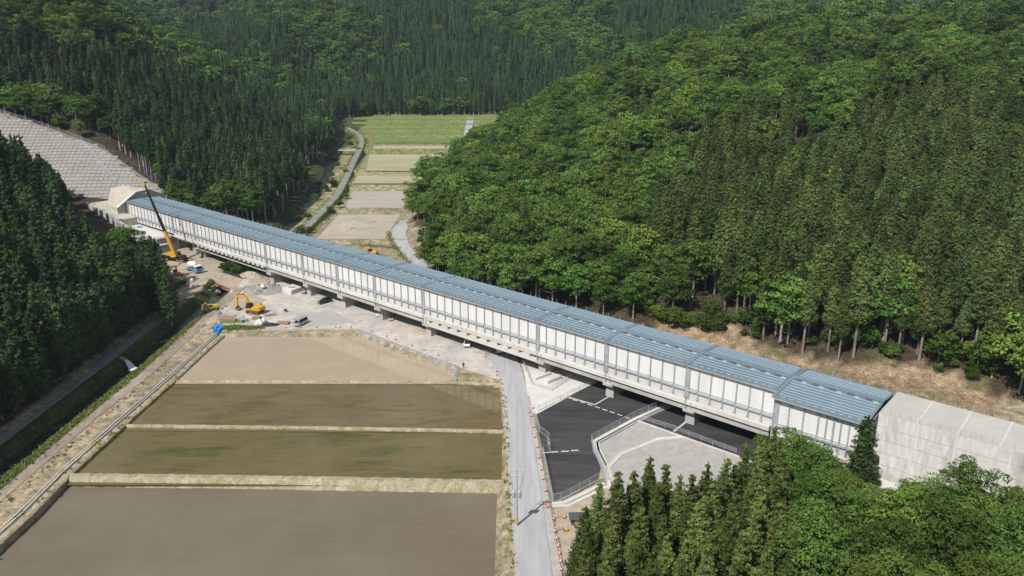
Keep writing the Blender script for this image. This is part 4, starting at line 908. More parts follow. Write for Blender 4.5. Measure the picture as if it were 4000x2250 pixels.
# which of them show: a coarse screen grid filled from near to far
GW, GHh = 500, 281; cover = np.zeros((GHh, GW), np.int8)
order = sorted(range(len(TREES)), key=lambda i: TREES[i][5]); VIS = {}
for i in order:
    kind, x, y, z, s_c, d, zone = TREES[i]; hh = {'cedarL': 23, 'cedar': 21, 'broad': 12.5, 'cedarN': 17, 'broadN': 12.5}[kind]*s_c; rr = (2.2 if 'cedar' in kind else 4.2)*s_c
    u0, v0, d0 = proj(x, y, z+hh); u1, v1, d1 = proj(x, y, z+hh*.35)
    pr = F_PX*rr/d0; a, b_ = int((u0-pr)/8), int((u0+pr)/8)+1; c0, c1 = int(v0/8), int(v1/8)+1
    a, b_, c0, c1 = max(a, 0), min(b_, GW), max(c0, 0), min(c1, GHh)
    if b_ <= a or c1 <= c0: VIS[i] = 0; continue
    cc = cover[c0:c1, a:b_]; VIS[i] = int((cc == 0).sum()); cc[:] = 1
def topn(kinds, n): return set(sorted([i for i in VIS if TREES[i][0] in kinds and VIS[i] > 0], key=lambda i: -VIS[i])[:n])
SINGLE = topn(('cedar','cedarN','cedarL'), 300) | topn(('broad','broadN'), 300)
LAB = {('cedar','A'): 'slender dark cedar in the plantation beyond the tunnel portal', ('cedar','B'): 'dark shaded cedar on the hill beside the stream', ('cedar','C'): 'tall cedar on the hillside behind the viaduct',
       ('cedar','D'): 'distant cedar on the slope closing the valley', ('cedar','E'): 'bright pointed cedar in the stand beside the gravel platform', ('cedar','L'): 'single dense cedar standing against the end of the white shelter', ('cedar','F'): 'far cedar on the blue ridge',
       ('broad','A'): 'green broadleaved tree above the crib slope', ('broad','B'): 'shaded broadleaved tree on the hill beside the stream', ('broad','C'): 'round green broadleaved tree on the hillside behind the viaduct',
       ('broad','D'): 'distant broadleaved tree on the slope closing the valley', ('broad','E'): 'leafy broadleaved tree in front of the concrete tunnel box', ('broad','F'): 'far broadleaved tree on the blue ridge'}
FOOT = lambda x, y: float(hill_z(np.array([x]), np.array([y]))[0] - floor_z(x, y))
rest = {}
rt = random.Random(3)
PROTO = {}
for i, (kind, x, y, z, s_c, d, zone) in enumerate(TREES):
    k = 'cedar' if 'cedar' in kind else 'broad'
    if kind == 'cedarL': lod, P_ = 'M', CEDAR_M[:2]
    elif kind == 'cedarN': lod, P_ = 'N', CEDAR_N
    elif kind == 'broadN': lod, P_ = 'N', BROAD_N
    elif k == 'cedar': lod, P_ = ('B', CEDAR_B) if zone == 'B' else ('M', CEDAR_M) if (d < 330 and zone == 'C') else ('D', CEDAR_D) if d < 480 else ('F', CEDAR_F)
    else: lod, P_ = ('M', BROAD_M) if d < 480 else ('F', BROAD_F)
    j = rt.randrange(len(P_)); rot = rt.uniform(0, 6.28)
    if k == 'cedar' and lod in 'MD' and zone not in 'BL' and z - float(floor_z(x, y)) < 9 and rt.random() < .75: j = 2 + j % 2       # bare stems along the edge of the wood
    if i in SINGLE:
        lab = LAB[(k, zone)]
        if zone == 'C':
            hb = z - float(floor_z(x, y)); pos = 'at the foot of the hillside behind the viaduct' if hb < 9 else 'low on the hillside behind the viaduct' if hb < 20 else 'halfway up the hillside behind the viaduct' if hb < 36 else 'high on the hillside behind the viaduct'
            siz = 'small' if s_c < .88 else 'middle-sized' if s_c < (1.0 if k == 'cedar' else 1.1) else 'tall'
            lab = siz + (' olive green cedar ' if lod == 'M' else ' dark green cedar ') + pos if k == 'cedar' else siz + (' yellowish' if j == 3 else ' fresh green' if j == 1 else ' green') + ' broadleaved tree ' + pos
        elif zone == 'E': lab = ('short ' if s_c < .95 else 'tall ') + lab
        o = empty('cedar_tree' if k == 'cedar' else 'broadleaf_tree', (x, y, z), rot); o.scale = (s_c*rt.uniform(.92, 1.1),)*2 + (s_c,)
        if zone == 'L': o.scale = (1.15, 1.15, s_c)
        tag(o, lab, 'tree', lab.replace('cedar', 'cedars', 1).replace(' tree ', ' trees '))
        tk = obj('trunk', P_[j][1], o); cr = obj('crown', P_[j][0], o); PROTO.setdefault((k, lod, j), (cr, tk))
    else: rest.setdefault((k, lod, j), []).append((x, y, z, rot, s_c))
def scatter(name, label, cat, groups):
    """the rest of the wood: one object whose points carry trees like the single ones"""
    pts = []; var = []; rot = []; scl = []; protos = []
    for key, lst in groups:
        if key not in PROTO:
            x, y, z, r_, sc_ = lst.pop(); P_ = {'cedarN': CEDAR_N, 'cedarM': CEDAR_M, 'cedarD': CEDAR_D, 'cedarB': CEDAR_B, 'cedarF': CEDAR_F, 'broadN': BROAD_N, 'broadM': BROAD_M, 'broadF': BROAD_F}[key[0]+key[1]][key[2]]
            o = empty('cedar_tree' if key[0] == 'cedar' else 'broadleaf_tree', (x, y, z), r_); o.scale = (sc_,)*3; zn = 'D' if y > 640 else 'C' if x > -60 else 'A'
            tag(o, LAB[(key[0], zn)], 'tree', LAB[(key[0], zn)].replace('cedar', 'cedars', 1).replace(' tree ', ' trees '))
            tk = obj('trunk', P_[1], o); cr = obj('crown', P_[0], o); PROTO[key] = (cr, tk)
        protos.append(PROTO[key]); n = len(protos)-1
        for x, y, z, r_, sc_ in lst: pts.append((x, y, z)); var.append(n); rot.append((0, 0, r_)); scl.append((sc_,)*3)
    me = bpy.data.meshes.new(name); me.from_pydata(pts, [], [])
    for an, ty, fld, val in (('variant', 'INT', 'value', var), ('turn', 'FLOAT_VECTOR', 'vector', rot), ('size', 'FLOAT_VECTOR', 'vector', scl)):
        a = me.attributes.new(an, ty, 'POINT'); a.data.foreach_set(fld, np.array(val).ravel())
    o = obj(name, me); tag(o, label, cat, kind='stuff')
    ng = bpy.data.node_groups.new(name, 'GeometryNodeTree'); ng.interface.new_socket('Geometry', in_out='INPUT', socket_type='NodeSocketGeometry'); ng.interface.new_socket('Geometry', in_out='OUTPUT', socket_type='NodeSocketGeometry')
    N, Lk = ng.nodes, ng.links; gi = N.new('NodeGroupInput'); go = N.new('NodeGroupOutput'); jn = N.new('GeometryNodeJoinGeometry')
    def attr(nm, ty):
        a = N.new('GeometryNodeInputNamedAttribute'); a.data_type = ty; a.inputs[0].default_value = nm; return a.outputs[0]
    va, tu, si = attr('variant', 'INT'), attr('turn', 'FLOAT_VECTOR'), attr('size', 'FLOAT_VECTOR')
    er = N.new('FunctionNodeEulerToRotation'); Lk.new(tu, er.inputs[0])
    for n, (cr, tk) in enumerate(protos):
        cmp_ = N.new('FunctionNodeCompare'); cmp_.data_type = 'INT'; cmp_.operation = 'EQUAL'
        ia = [s for s in cmp_.inputs if s.type == 'INT']; Lk.new(va, ia[0]); ia[1].default_value = n
        for ob in (cr, tk):
            oi = N.new('GeometryNodeObjectInfo'); oi.inputs['Object'].default_value = ob; oi.inputs['As Instance'].default_value = True
            ip = N.new('GeometryNodeInstanceOnPoints'); Lk.new(gi.outputs[0], ip.inputs['Points']); Lk.new(cmp_.outputs[0], ip.inputs['Selection'])
            Lk.new(oi.outputs['Geometry'], ip.inputs['Instance']); Lk.new(er.outputs[0], ip.inputs['Rotation']); Lk.new(si, ip.inputs['Scale']); Lk.new(ip.outputs[0], jn.inputs[0])
    Lk.new(jn.outputs[0], go.inputs[0]); md = o.modifiers.new('trees', 'NODES'); md.node_group = ng
    return o
print('trees', len(TREES), 'single', len(SINGLE))
scatter('cedar_forest', 'dense cedar forest covering the far slopes', 'forest', [(k, v) for k, v in rest.items() if k[0] == 'cedar'])
scatter('broadleaf_forest', 'dense green broadleaved forest covering the hillsides', 'forest', [(k, v) for k, v in rest.items() if k[0] == 'broad'])
# ------------------------------------------------------------------ props
Z3 = lambda x, y: (630 + x*.15873, 920 + y*.15873)
Z4 = lambda x, y: (900 + x*.17257, 1080 + y*.17257)
R9 = lambda x, y: (2600 + x*.5452, 700 + y*.5452)
def hit(u, v):
    """where the line of sight through a photo pixel meets the ground"""
    r = np.array(ray(u, v)); t = np.arange(60, 2600, 1.5); P = r[None]*t[:, None]; z = ground(P[:,0], P[:,1]); k = np.nonzero(P[:,2]+CH < z)[0]
    i = k[0] if len(k) else len(t)-1; return Vector((P[i,0], P[i,1], z[i]))
def head(front, rear, z=0.0):
    a, b_ = G(*front, z), G(*rear, z); m = (a+b_)/2; return m, math.atan2(a.y-b_.y, a.x-b_.x)
def wheel(par, x, y, r, wd, name='wheel', rim='steel_light'):
    o = MB().lathe([(r*.55,-wd/2),(r*.92,-wd/2),(r,-wd*.3),(r,wd*.3),(r*.92,wd/2),(r*.55,wd/2)], 14, Matrix.Translation((x,y,r)), 'y').build(name, 'rubber', par)
    MB().lathe([(r*.5,-wd*.51),(r*.5,wd*.51)], 10, Matrix.Translation((x,y,r)), 'y').build('rim', rim, o); return o
def car(front, rear, paint, label, L_=4.4, W=1.7, Ht=1.5, kind='hatch'):
    """body shaped by a side profile, tapered cabin with glass, four wheels, lamps, bumpers"""
    m, rz = head(front, rear); o = empty({'hatch': 'parked_car', 'van': 'parked_van', 'pickup': 'small_truck'}[kind], (m.x, m.y, 0.02), rz); tag(o, label, {'hatch': 'car', 'van': 'van', 'pickup': 'truck'}[kind])
    h = L_/2; w_ = W/2
    if kind == 'hatch': low = [(h,.35),(h,.62),(h-.25,.78),(h-1.15,.95),(-h+.12,1.0),(-h,.8),(-h,.35)]; cab = [(h-1.2,.93),(h-1.95,Ht-.04),(h-2.3,Ht),(-h+.75,Ht),(-h+.12,.98)]
    elif kind == 'van': low = [(h,.35),(h,.8),(h-.1,1.02),(-h+.03,1.05),(-h,.9),(-h,.35)]; cab = [(h-.12,1.0),(h-.75,Ht-.06),(h-1.1,Ht),(-h+.25,Ht),(-h+.04,1.03)]
    else: low = [(h,.35),(h,.9),(h-.05,1.05),(h-1.35,1.05),(h-1.4,.72),(-h,.72),(-h,.45)]; cab = [(h-.06,1.03),(h-.45,Ht-.05),(h-.6,Ht),(h-1.3,Ht),(h-1.36,1.03)]
    MB().prism(low, 'y', -w_, w_).build('body', paint, o, .06)
    mb = MB(); n = len(cab); z0 = min(q[1] for q in cab)
    ins = [w_-.04 - (q[1]-z0)*.22 for q in cab]
    mb.add([(q[0], -i_, q[1]) for q, i_ in zip(cab, ins)] + [(q[0], i_, q[1]) for q, i_ in zip(cab, ins)], [tuple(range(n)), tuple(range(2*n-1, n-1, -1))] + [(i, i+n, (i+1) % n+n, (i+1) % n) for i in range(n)])
    cb = mb.build('cabin', paint, o, .03)
    # glass panels set just proud of the cabin
    def pane(i, j, a=.12, name='windscreen'):
        p0, p1 = cab[i], cab[j]; q0 = Vector((p0[0], 0, p0[1])).lerp(Vector((p1[0], 0, p1[1])), .1); q1 = Vector((p0[0], 0, p0[1])).lerp(Vector((p1[0], 0, p1[1])), .9)
        d = (q1-q0).normalized(); nrm = Vector((-d.z, 0, d.x)); nrm = nrm if (nrm.x > 0) == (p0[0] > 0) else -nrm
        i0, i1 = ins[i]-a, ins[j]-a; V = [q0+Vector((0,-i0,0)), q0+Vector((0,i0,0)), q1+Vector((0,i1,0)), q1+Vector((0,-i1,0))]
        MB().add([v+nrm*.02 for v in V] + [v-nrm*.02 for v in V], [(0,1,2,3),(7,6,5,4),(0,4,5,1),(1,5,6,2),(2,6,7,3),(3,7,4,0)]).build(name, 'glass_dark', cb)
    pane(0, 1); pane(n-1, n-2, name='rear_window')
    for sgn in (-1, 1):
        xs_ = [cab[0][0]-.35, cab[1][0]-.12, cab[-2][0]+.12, cab[-1][0]+.3]; zt, zb = Ht-.14, z0+.06
        yb, yt = (w_-.04-(zb-z0)*.22+.012)*sgn, (w_-.04-(zt-z0)*.22+.012)*sgn
        MB().add([(xs_[0],yb,zb),(xs_[1],yt,zt),(xs_[2],yt,zt),(xs_[3],yb,zb),(xs_[0],yb-.03*sgn,zb),(xs_[1],yt-.03*sgn,zt),(xs_[2],yt-.03*sgn,zt),(xs_[3],yb-.03*sgn,zb)], [(0,1,2,3),(7,6,5,4),(0,4,5,1),(1,5,6,2),(2,6,7,3),(3,7,4,0)]).build('side_window', 'glass_dark', cb)
        for x in (h-.78, -h+.8): wheel(o, x, sgn*(w_-.1), .31, .2)
        bpart('headlight', 'paint_white', o, h-.12, h+.015, sgn*(w_-.42)-.14, sgn*(w_-.42)+.14, .66, .8); bpart('tail_light', 'cone_red', o, -h-.015, -h+.06, sgn*(w_-.2)-.09, sgn*(w_-.2)+.09, .72, .95)
        bpart('mirror', paint, o, cab[0][0]-.5, cab[0][0]-.38, min(sgn*(w_-.02), sgn*(w_+.16)), max(sgn*(w_-.02), sgn*(w_+.16)), .98, 1.12)
    bpart('bumper', 'black_metal', o, h-.05, h+.03, -w_+.2, w_-.2, .36, .5); bpart('number_plate', 'paint_white', o, h+.03, h+.045, -.17, .17, .45, .6)
    if kind == 'pickup':
        for sgn in (-1, 1): bpart('bed_side', paint, o, -h, h-1.42, sgn*w_-.03, sgn*w_+.03, .72, 1.05)
        bpart('tailgate', paint, o, -h-.03, -h+.03, -w_, w_, .72, 1.05)
    return o
car(Z4(2000,632), Z4(2275,560), 'car_black', 'black hatchback car parked on the gravel yard beside a pier', 4.5, 1.75, 1.5)
car(Z4(1515,1135), Z4(1690,1045), 'car_silver', 'silver van parked beside stacked red cones near the paddy bank', 4.6, 1.75, 1.95, 'van')
car(Z4(1655,395), Z4(1830,330), 'car_silver', 'silver car parked under the viaduct beside the white concrete block', 4.2, 1.7, 1.55)
car(R3(992,808), R3(1045,775), 'car_white', 'white car peeping out from behind a pier', 4.2, 1.7, 1.5)
car(R3(1704,1060), R3(1712,1003), 'car_white', 'white van parked at the edge of the viaduct shade', 4.3, 1.7, 1.9, 'van')
car(R3(1980,1112), R3(1948,1058), 'car_white', 'small white flatbed truck on the road under the viaduct', 3.5, 1.5, 1.75, 'pickup')
# ---- concrete mixer truck
m_, rz = head(Z3(945,935), Z3(690,830)); MX = empty('mixer_truck', (m_.x, m_.y, .02), rz); tag(MX, 'white and blue concrete mixer truck on the work road', 'mixer truck')
MB().box(-4.0,3.9,-.45,.45,.75,1.0).build('chassis', 'black_metal', MX)
cabp = [(4.1,.55),(4.1,1.5),(3.95,2.75),(2.3,2.8),(2.25,.55)]
cb = MB().prism(cabp, 'y', -1.15, 1.15).build('cab', 'car_white', MX, .06)
MB().box(4.08,4.14,-1.12,1.12,.5,1.35).build('bumper', 'truck_blue', cb); bpart('cab_skirt', 'truck_blue', cb, 2.28, 4.09, -1.17, 1.17, .56, 1.35)
MB().add([(4.125,-1.02,1.58),(4.125,1.02,1.58),(4.0,.98,2.5),(4.0,-.98,2.5),(4.06,-1.02,1.58),(4.06,1.02,1.58),(3.93,.98,2.5),(3.93,-.98,2.5)], [(0,1,2,3),(7,6,5,4),(0,4,5,1),(1,5,6,2),(2,6,7,3),(3,7,4,0)]).build('windscreen', 'glass_dark', cb)
for sgn in (-1, 1): bpart('side_window', 'glass_dark', cb, 2.75, 3.8, sgn*1.16-.02, sgn*1.16+.02, 1.6, 2.4); bpart('mirror', 'black_metal', cb, 4.1, 4.25, sgn*1.35-.1, sgn*1.35+.1, 1.6, 2.3); bpart('headlight', 'paint_white', cb, 4.13, 4.16, sgn*.85-.18, sgn*.85+.18, .75, .95)
bpart('grille', 'black_metal', cb, 4.135, 4.155, -.6, .6, .98, 1.28)
dm = Matrix.Translation((-1.0,0,2.35)) @ Matrix.Rotation(R(-8), 4, 'Y')
dr = MB().lathe([(.35,-2.9),(.75,-2.75),(1.0,-2.0),(1.22,-.6),(1.22,.5),(.95,1.8),(.55,2.5)], 18, dm @ Matrix.Rotation(R(90), 4, 'Y') @ Matrix.Identity(4)).build('drum', 'car_white', MX)
for f in dr.data.polygons: f.use_smooth = True
MB().box(-3.9,2.1,-1.18,-1.0,.95,1.25).build('side_fender', 'truck_blue', MX); MB().box(-3.9,2.1,1.0,1.18,.95,1.25).build('side_fender', 'truck_blue', MX)
MB().prism([(-3.2,1.0),(-2.9,1.0),(-2.9,2.4),(-3.3,2.4)], 'y', -.8, .8).build('drum_pedestal', 'car_white', MX); MB().box(1.3,1.7,-.7,.7,1.0,2.1).build('drum_pedestal', 'truck_blue', MX)
MB().prism([(-4.3,2.1),(-3.9,2.9),(-3.5,2.9),(-3.9,2.1)], 'y', -.35, .35).build('hopper', 'steel_light', MX); MB().tube([(-3.95,0,2.1),(-4.6,.2,1.1)], [.25,.18], 8).build('chute', 'steel_light', MX)
for x in (3.1, -1.9, -3.1):
    for sgn in (-1, 1): wheel(MX, x, sgn*1.0, .5, .3)
# ---- tracked excavators
def excavator(loc, rz_track, rz_body, paint, label, sc=1.0, boom=((1.0,1.6),(3.2,4.3),(5.6,3.9)), stick=(5.9,1.0), cabm='black_metal'):
    o = empty('excavator', loc, 0); o.scale = (sc,)*3; tag(o, label, 'excavator')
    T = Matrix.Rotation(rz_track, 4, 'Z'); B = Matrix.Rotation(rz_body, 4, 'Z')
    def tf(ob, M): ob.matrix_local = M; return ob
    for sgn in (-1, 1):
        pr = [(-1.7,.1),(1.7,.1),(2.0,.35),(2.0,.6),(1.75,.85),(-1.75,.85),(-2.0,.6),(-2.0,.35)]
        t = tf(MB().prism(pr, 'y', sgn*1.15-.28, sgn*1.15+.28).build('track', 'track_mud', o), T)
        for k in range(5): MB().lathe([(.24,-.3),(.24,.3)], 8, Matrix.Translation((-1.4+.7*k, sgn*1.15, .38)), 'y').build('roller', 'black_metal', t)
    tf(MB().box(-1.2,1.2,-.9,.9,.4,.95).build('undercarriage', 'track_mud', o), T)
    hs = tf(MB().prism([(-2.5,1.15),(-2.5,1.9),(-2.3,2.15),(-.3,2.1),(.1,1.6),(1.6,1.5),(1.6,1.0),(-2.2,1.0)], 'y', -1.3, 1.3).build('house', paint, o, .07), B)
    MB().prism([(-2.62,1.05),(-2.62,1.95),(-2.1,2.0),(-2.1,1.05)], 'y', -1.25, 1.25).build('counterweight', paint, hs, .1)
    MB().lathe([(.11,2.1),(.11,2.6)], 8, Matrix.Translation((-1.6,-.7,0))).build('exhaust', 'black_metal', hs)
    for k in range(4): bpart('vent_slat', 'black_metal', hs, -1.9+.3*k, -1.75+.3*k, -1.32, -1.29, 1.3, 1.7)
    c0 = tf(MB().prism([(-.05,1.1),(1.75,1.1),(1.85,1.9),(1.5,2.85),(.1,2.9)], 'y', .3, 1.28).build('cab', cabm, o, .04), B)
    MB().add([(1.80,.38,1.35),(1.80,1.2,1.35),(1.86,1.2,1.9),(1.86,.38,1.9),(1.56,.38,2.75),(1.56,1.2,2.75)], [(0,1,2,3),(3,2,5,4)]).build('windscreen', 'glass_dark', c0)
    bpart('side_window', 'glass_dark', c0, .25, 1.45, 1.285, 1.30, 1.7, 2.65)
    b1, b2, b3 = boom; mid = ((b1[0]+b2[0])/2, (b1[1]+b2[1])/2)
    def arm(pts, wd, name, th):
        mb = MB(); V = []; n = len(pts)
        for i, q in enumerate(pts):
            a = pts[max(i-1,0)]; c = pts[min(i+1,n-1)]; d = Vector((c[0]-a[0], c[1]-a[1])).normalized(); nx_ = Vector((-d.y, d.x))*th[i]
            V += [(q[0]+nx_.x, -wd, q[1]+nx_.y), (q[0]+nx_.x, wd, q[1]+nx_.y), (q[0]-nx_.x, wd, q[1]-nx_.y), (q[0]-nx_.x, -wd, q[1]-nx_.y)]
        Fc = [(0,1,2,3), ((n-1)*4+3,(n-1)*4+2,(n-1)*4+1,(n-1)*4)]
        for i in range(n-1):
            for k in range(4): Fc.append((i*4+k, (i+1)*4+k, (i+1)*4+(k+1) % 4, i*4+(k+1) % 4))
        return mb.add(V, Fc)
    Bo = B @ Matrix.Translation((0,-.15,0))
    bm = tf(arm([b1, b2, b3], .24, 'boom', [.28,.36,.2]).build('boom', paint, o), Bo)
    for sgn in (-1, 1): MB().tube([(1.5,sgn*.33,1.3),((b1[0]+b2[0])/2+.4,sgn*.33,(b1[1]+b2[1])/2)], [.1,.07], 8).build('boom_cylinder', 'black_metal', bm)
    MB().tube([(b2[0],0,b2[1]+.45),(b3[0]-.1,0,b3[1]+.45)], [.1,.07], 8).build('stick_cylinder', 'black_metal', bm)
    st = tf(arm([(b3[0]+.15,b3[1]+.5), (b3[0],b3[1]-.1), stick], .2, 'stick', [.16,.26,.13]).build('stick', paint, o), Bo)
    x, z = stick
    bk = tf(MB().prism([(x-.1,z+.15),(x+.25,z-.1),(x+.2,z-.75),(x-.35,z-1.0),(x-.95,z-.75),(x-.75,z-.45),(x-.3,z-.35)], 'y', -.55, .55).build('bucket', 'track_mud', o), Bo)
    for k in range(4): bpart('tooth', 'black_metal', bk, x-1.12, x-.9, -.5+.28*k, -.4+.28*k, z-.78, z-.68)
    return o
excavator(G(*Z4(560,820)), R(-22), R(158), 'yellow', 'large yellow excavator with raised boom and black cab on the gravel yard', 1.12)
excavator(G(*R2(955,1045)), R(-50), R(215), 'yellow_dull', 'small yellow excavator working on the old path beside the stream', .72, ((1.0,1.6),(2.4,3.6),(3.6,2.6)), (3.9,.9), 'yellow_dull')
excavator(G(*Z3(400,1020)), R(10), R(120), 'orange', 'orange excavator standing half hidden beside the dark trees', .85, ((1.0,1.6),(2.6,3.6),(4.0,2.4)), (4.2,.9))
a = G(*R6(640,1325), 0); excavator((a.x, a.y-1.5, 0), R(0), R(160), 'yellow', 'yellow excavator beyond the viaduct roof near the puddle', .8, ((1.0,1.6),(2.4,3.6),(3.8,2.6)), (4.0,.9))
# ---- mobile crane
CRN = empty('mobile_crane', (-124.0,273.0,0.0), R(-22)); tag(CRN, 'yellow mobile crane with a long dark telescopic boom beside the viaduct', 'crane')
MB().prism([(-5.6,.9),(-5.6,1.5),(4.4,1.5),(5.6,1.3),(5.6,.8)], 'y', -1.3, 1.3).build('carrier', 'black_metal', CRN); MB().prism([(3.9,1.45),(5.7,1.2),(5.75,2.1),(5.2,2.8),(3.9,2.8)], 'y', -1.3, .2).build('driver_cab', 'black_metal', CRN, .06)
for x in (-4.2,-2.8,2.2,3.6):
    for sgn in (-1, 1): wheel(CRN, x, sgn*1.05, .62, .42)
for x in (-5.2, 5.0):
    for sgn in (-1, 1): ot = MB().box(x-.2,x+.2,min(sgn*1.2,sgn*3.1),max(sgn*1.2,sgn*3.1),.75,1.05).build('outrigger', 'yellow', CRN); MB().lathe([(.45,0),(.45,.1),(.1,.14),(.1,.85)], 10, Matrix.Translation((x,sgn*3.0,0))).build('outrigger_foot', 'black_metal', ot)
MB().lathe([(1.3,1.5),(1.5,1.62),(1.5,1.85),(1.2,2.0)], 18).build('turntable', 'yellow', CRN)
up = MB().prism([(-2.9,1.95),(-2.9,3.0),(-.6,3.1),(1.4,2.5),(1.4,1.95)], 'y', -1.2, 1.2).build('upper_body', 'yellow', CRN, .06); MB().prism([(.2,2.0),(1.9,2.0),(1.8,2.9),(1.3,3.5),(.2,3.5)], 'y', .55, 1.35).build('operator_cab', 'glass_dark', up)
Minv = (Matrix.Translation((-124,273,0)) @ Matrix.Rotation(R(-22), 4, 'Z')).inverted()
P0, P1 = Minv @ Vector((-123.0,271.2,2.6)), Minv @ Vector((-131.5,273.2,28.4))
def along(t): return P0.lerp(P1, t)
d_ = (P1-P0).normalized(); q_ = d_.to_track_quat('Z', 'Y').to_matrix().to_4x4(); LB_ = (P1-P0).length
def seg(t0, t1, hw, name, m): return MB().cbox((0,0,(t0+t1)/2*LB_), (hw*.8,hw,(t1-t0)/2*LB_)).build(name, m, CRN)
for t0, t1, hw, mm, nm in ((-.02,.34,.52,'yellow','boom_base'),(.32,.55,.42,'black_metal','boom_section'),(.53,.74,.35,'black_metal','boom_section'),(.72,.90,.29,'black_metal','boom_section'),(.88,.985,.24,'black_metal','boom_section'),(.975,1.03,.42,'yellow','boom_head')):
    o = seg(t0, t1, hw, nm, mm); o.matrix_local = Matrix.Translation(P0) @ q_
MB().tube([Vector((1.6,-.2,2.2)), along(.30)+Vector((.6,0,-.4))], [.26,.2], 8).build('lift_cylinder', 'yellow', CRN)
MB().tube([along(1.02)+Vector((.45,0,0)), along(1.02)+Vector((.45,0,-3.5))], .04, 5).build('hoist_rope', 'black_metal', CRN); MB().lathe([(.05,.9),(.28,.6),(.28,.2),(.08,0)], 8, Matrix.Translation(along(1.02)+Vector((.45,0,-4.3)))).build('hook_block', 'yellow', CRN)
# ---- people: one skinned body each
def person(loc, rz, shirt, trousers, label, hat='paint_white', lean=0.0, carry=False):
    o = empty('person', loc, rz); tag(o, label, 'person')
    ar = .35 if carry else 0
    J = {'pel': (0,0,.95), 'spine': (lean*.3,0,1.15), 'chest': (lean*.6,0,1.38), 'neck': (lean*.8,0,1.52), 'hl': (0,.09,.93), 'kl': (.06,.11,.5), 'al': (-.04,.12,.08), 'tl': (.14,.13,.03), 'hr': (0,-.09,.93), 'kr': (.02,-.11,.5), 'a_r': (-.05,-.12,.08), 'tr': (.13,-.13,.03),
         'sl': (lean*.7,.19,1.42), 'el': (lean*.6+.05+ar*.3,.27,1.14), 'wl': (lean*.5+.12+ar,.25,.92+ar*.4), 'fl': (lean*.5+.16+ar,.24,.82+ar*.5), 'sr': (lean*.7,-.19,1.42), 'er': (lean*.6+.03+ar*.3,-.27,1.14), 'wr': (lean*.5+.1+ar,-.25,.92+ar*.4), 'fr': (lean*.5+.13+ar,-.24,.82+ar*.5), 'head': (lean*.9+.02,0,1.66), 'top': (lean*.9+.02,0,1.73)}
    E = [('pel','spine'),('spine','chest'),('chest','neck'),('pel','hl'),('hl','kl'),('kl','al'),('al','tl'),('pel','hr'),('hr','kr'),('kr','a_r'),('a_r','tr'),('chest','sl'),('sl','el'),('el','wl'),('wl','fl'),('chest','sr'),('sr','er'),('er','wr'),('wr','fr'),('neck','head'),('head','top')]
    rad = dict(pel=.15, spine=.14, chest=.16, neck=.06, hl=.1, kl=.07, al=.055, tl=.045, hr=.1, kr=.07, a_r=.055, tr=.045, sl=.075, el=.055, wl=.04, fl=.035, sr=.075, er=.055, wr=.04, fr=.035, head=.1, top=.075)
    ks = list(J); me = bpy.data.meshes.new('body'); me.from_pydata([J[k] for k in ks], [(ks.index(a), ks.index(b_)) for a, b_ in E], []); me.materials.append(MATS[shirt]); me.materials.append(MATS[trousers]); me.materials.append(MATS['skin'])
    bo = obj('body', me, o); sk = bo.modifiers.new('skin', 'SKIN'); ss = bo.modifiers.new('sub', 'SUBSURF'); ss.levels = ss.render_levels = 1
    for i, k in enumerate(ks): me.skin_vertices[0].data[i].radius = (rad[k], rad[k]); me.skin_vertices[0].data[i].use_root = (k == 'pel')
    dg = bpy.context.evaluated_depsgraph_get(); ev = bpy.data.meshes.new_from_object(bo.evaluated_get(dg)); bo.modifiers.clear(); bo.data = ev
    ev.materials.clear(); [ev.materials.append(MATS[x]) for x in (shirt, trousers, 'skin')]
    for f in ev.polygons: c = f.center; f.material_index = 1 if c.z < .96 and abs(c.y) < .22 else 2 if (c.z > 1.5 or c.z < .86+ar*.5 and abs(c.y) > .2) else 0
    MB().lathe([(.135,1.69),(.125,1.76),(.08,1.83),(.02,1.85)], 10, Matrix.Translation((lean*.9+.02,0,0))).build('helmet', hat, o)
    return o
a = G(*Z4(1205,815)); person(a, R(-20), 'cloth_white', 'cloth_white', 'worker in pale clothes pushing a barrow across the gravel yard', lean=.2, carry=True)
a = G(*Z4(1250,795)); WB_ = empty('wheelbarrow', a, R(-10)); tag(WB_, 'dark wheelbarrow pushed by the worker on the gravel yard', 'wheelbarrow')
MB().prism([(-.4,.35),(.3,.3),(.55,.7),(-.55,.7)], 'y', -.3, .3).build('tray', 'black_metal', WB_); wheel(WB_, .45, 0, .19, .08)
for sgn in (-1, 1): MB().tube([(.4,sgn*.05,.2),(-.3,sgn*.25,.35),(-.95,sgn*.28,.6)], .025, 5).build('handle', 'steel', WB_); MB().tube([(-.3,sgn*.22,.35),(-.35,sgn*.22,.02)], .02, 4).build('leg', 'steel', WB_)
a = G(*R3(1678,1222)); person(a, R(-60), 'cloth_dark', 'wood_dark', 'person in dark clothes standing alone near the tan paddy corner', 'cloth_dark')
a = G(*Z3(512,850)); person(a, R(30), 'cloth_white', 'cloth_white', 'worker in pale clothes standing beside the mixer truck')
a = G(*R6(475,1160), 1.0); person((a.x, a.y, 1.05), R(-80), 'cloth_white', 'cloth_white', 'worker in white on the bare ground beyond the viaduct')
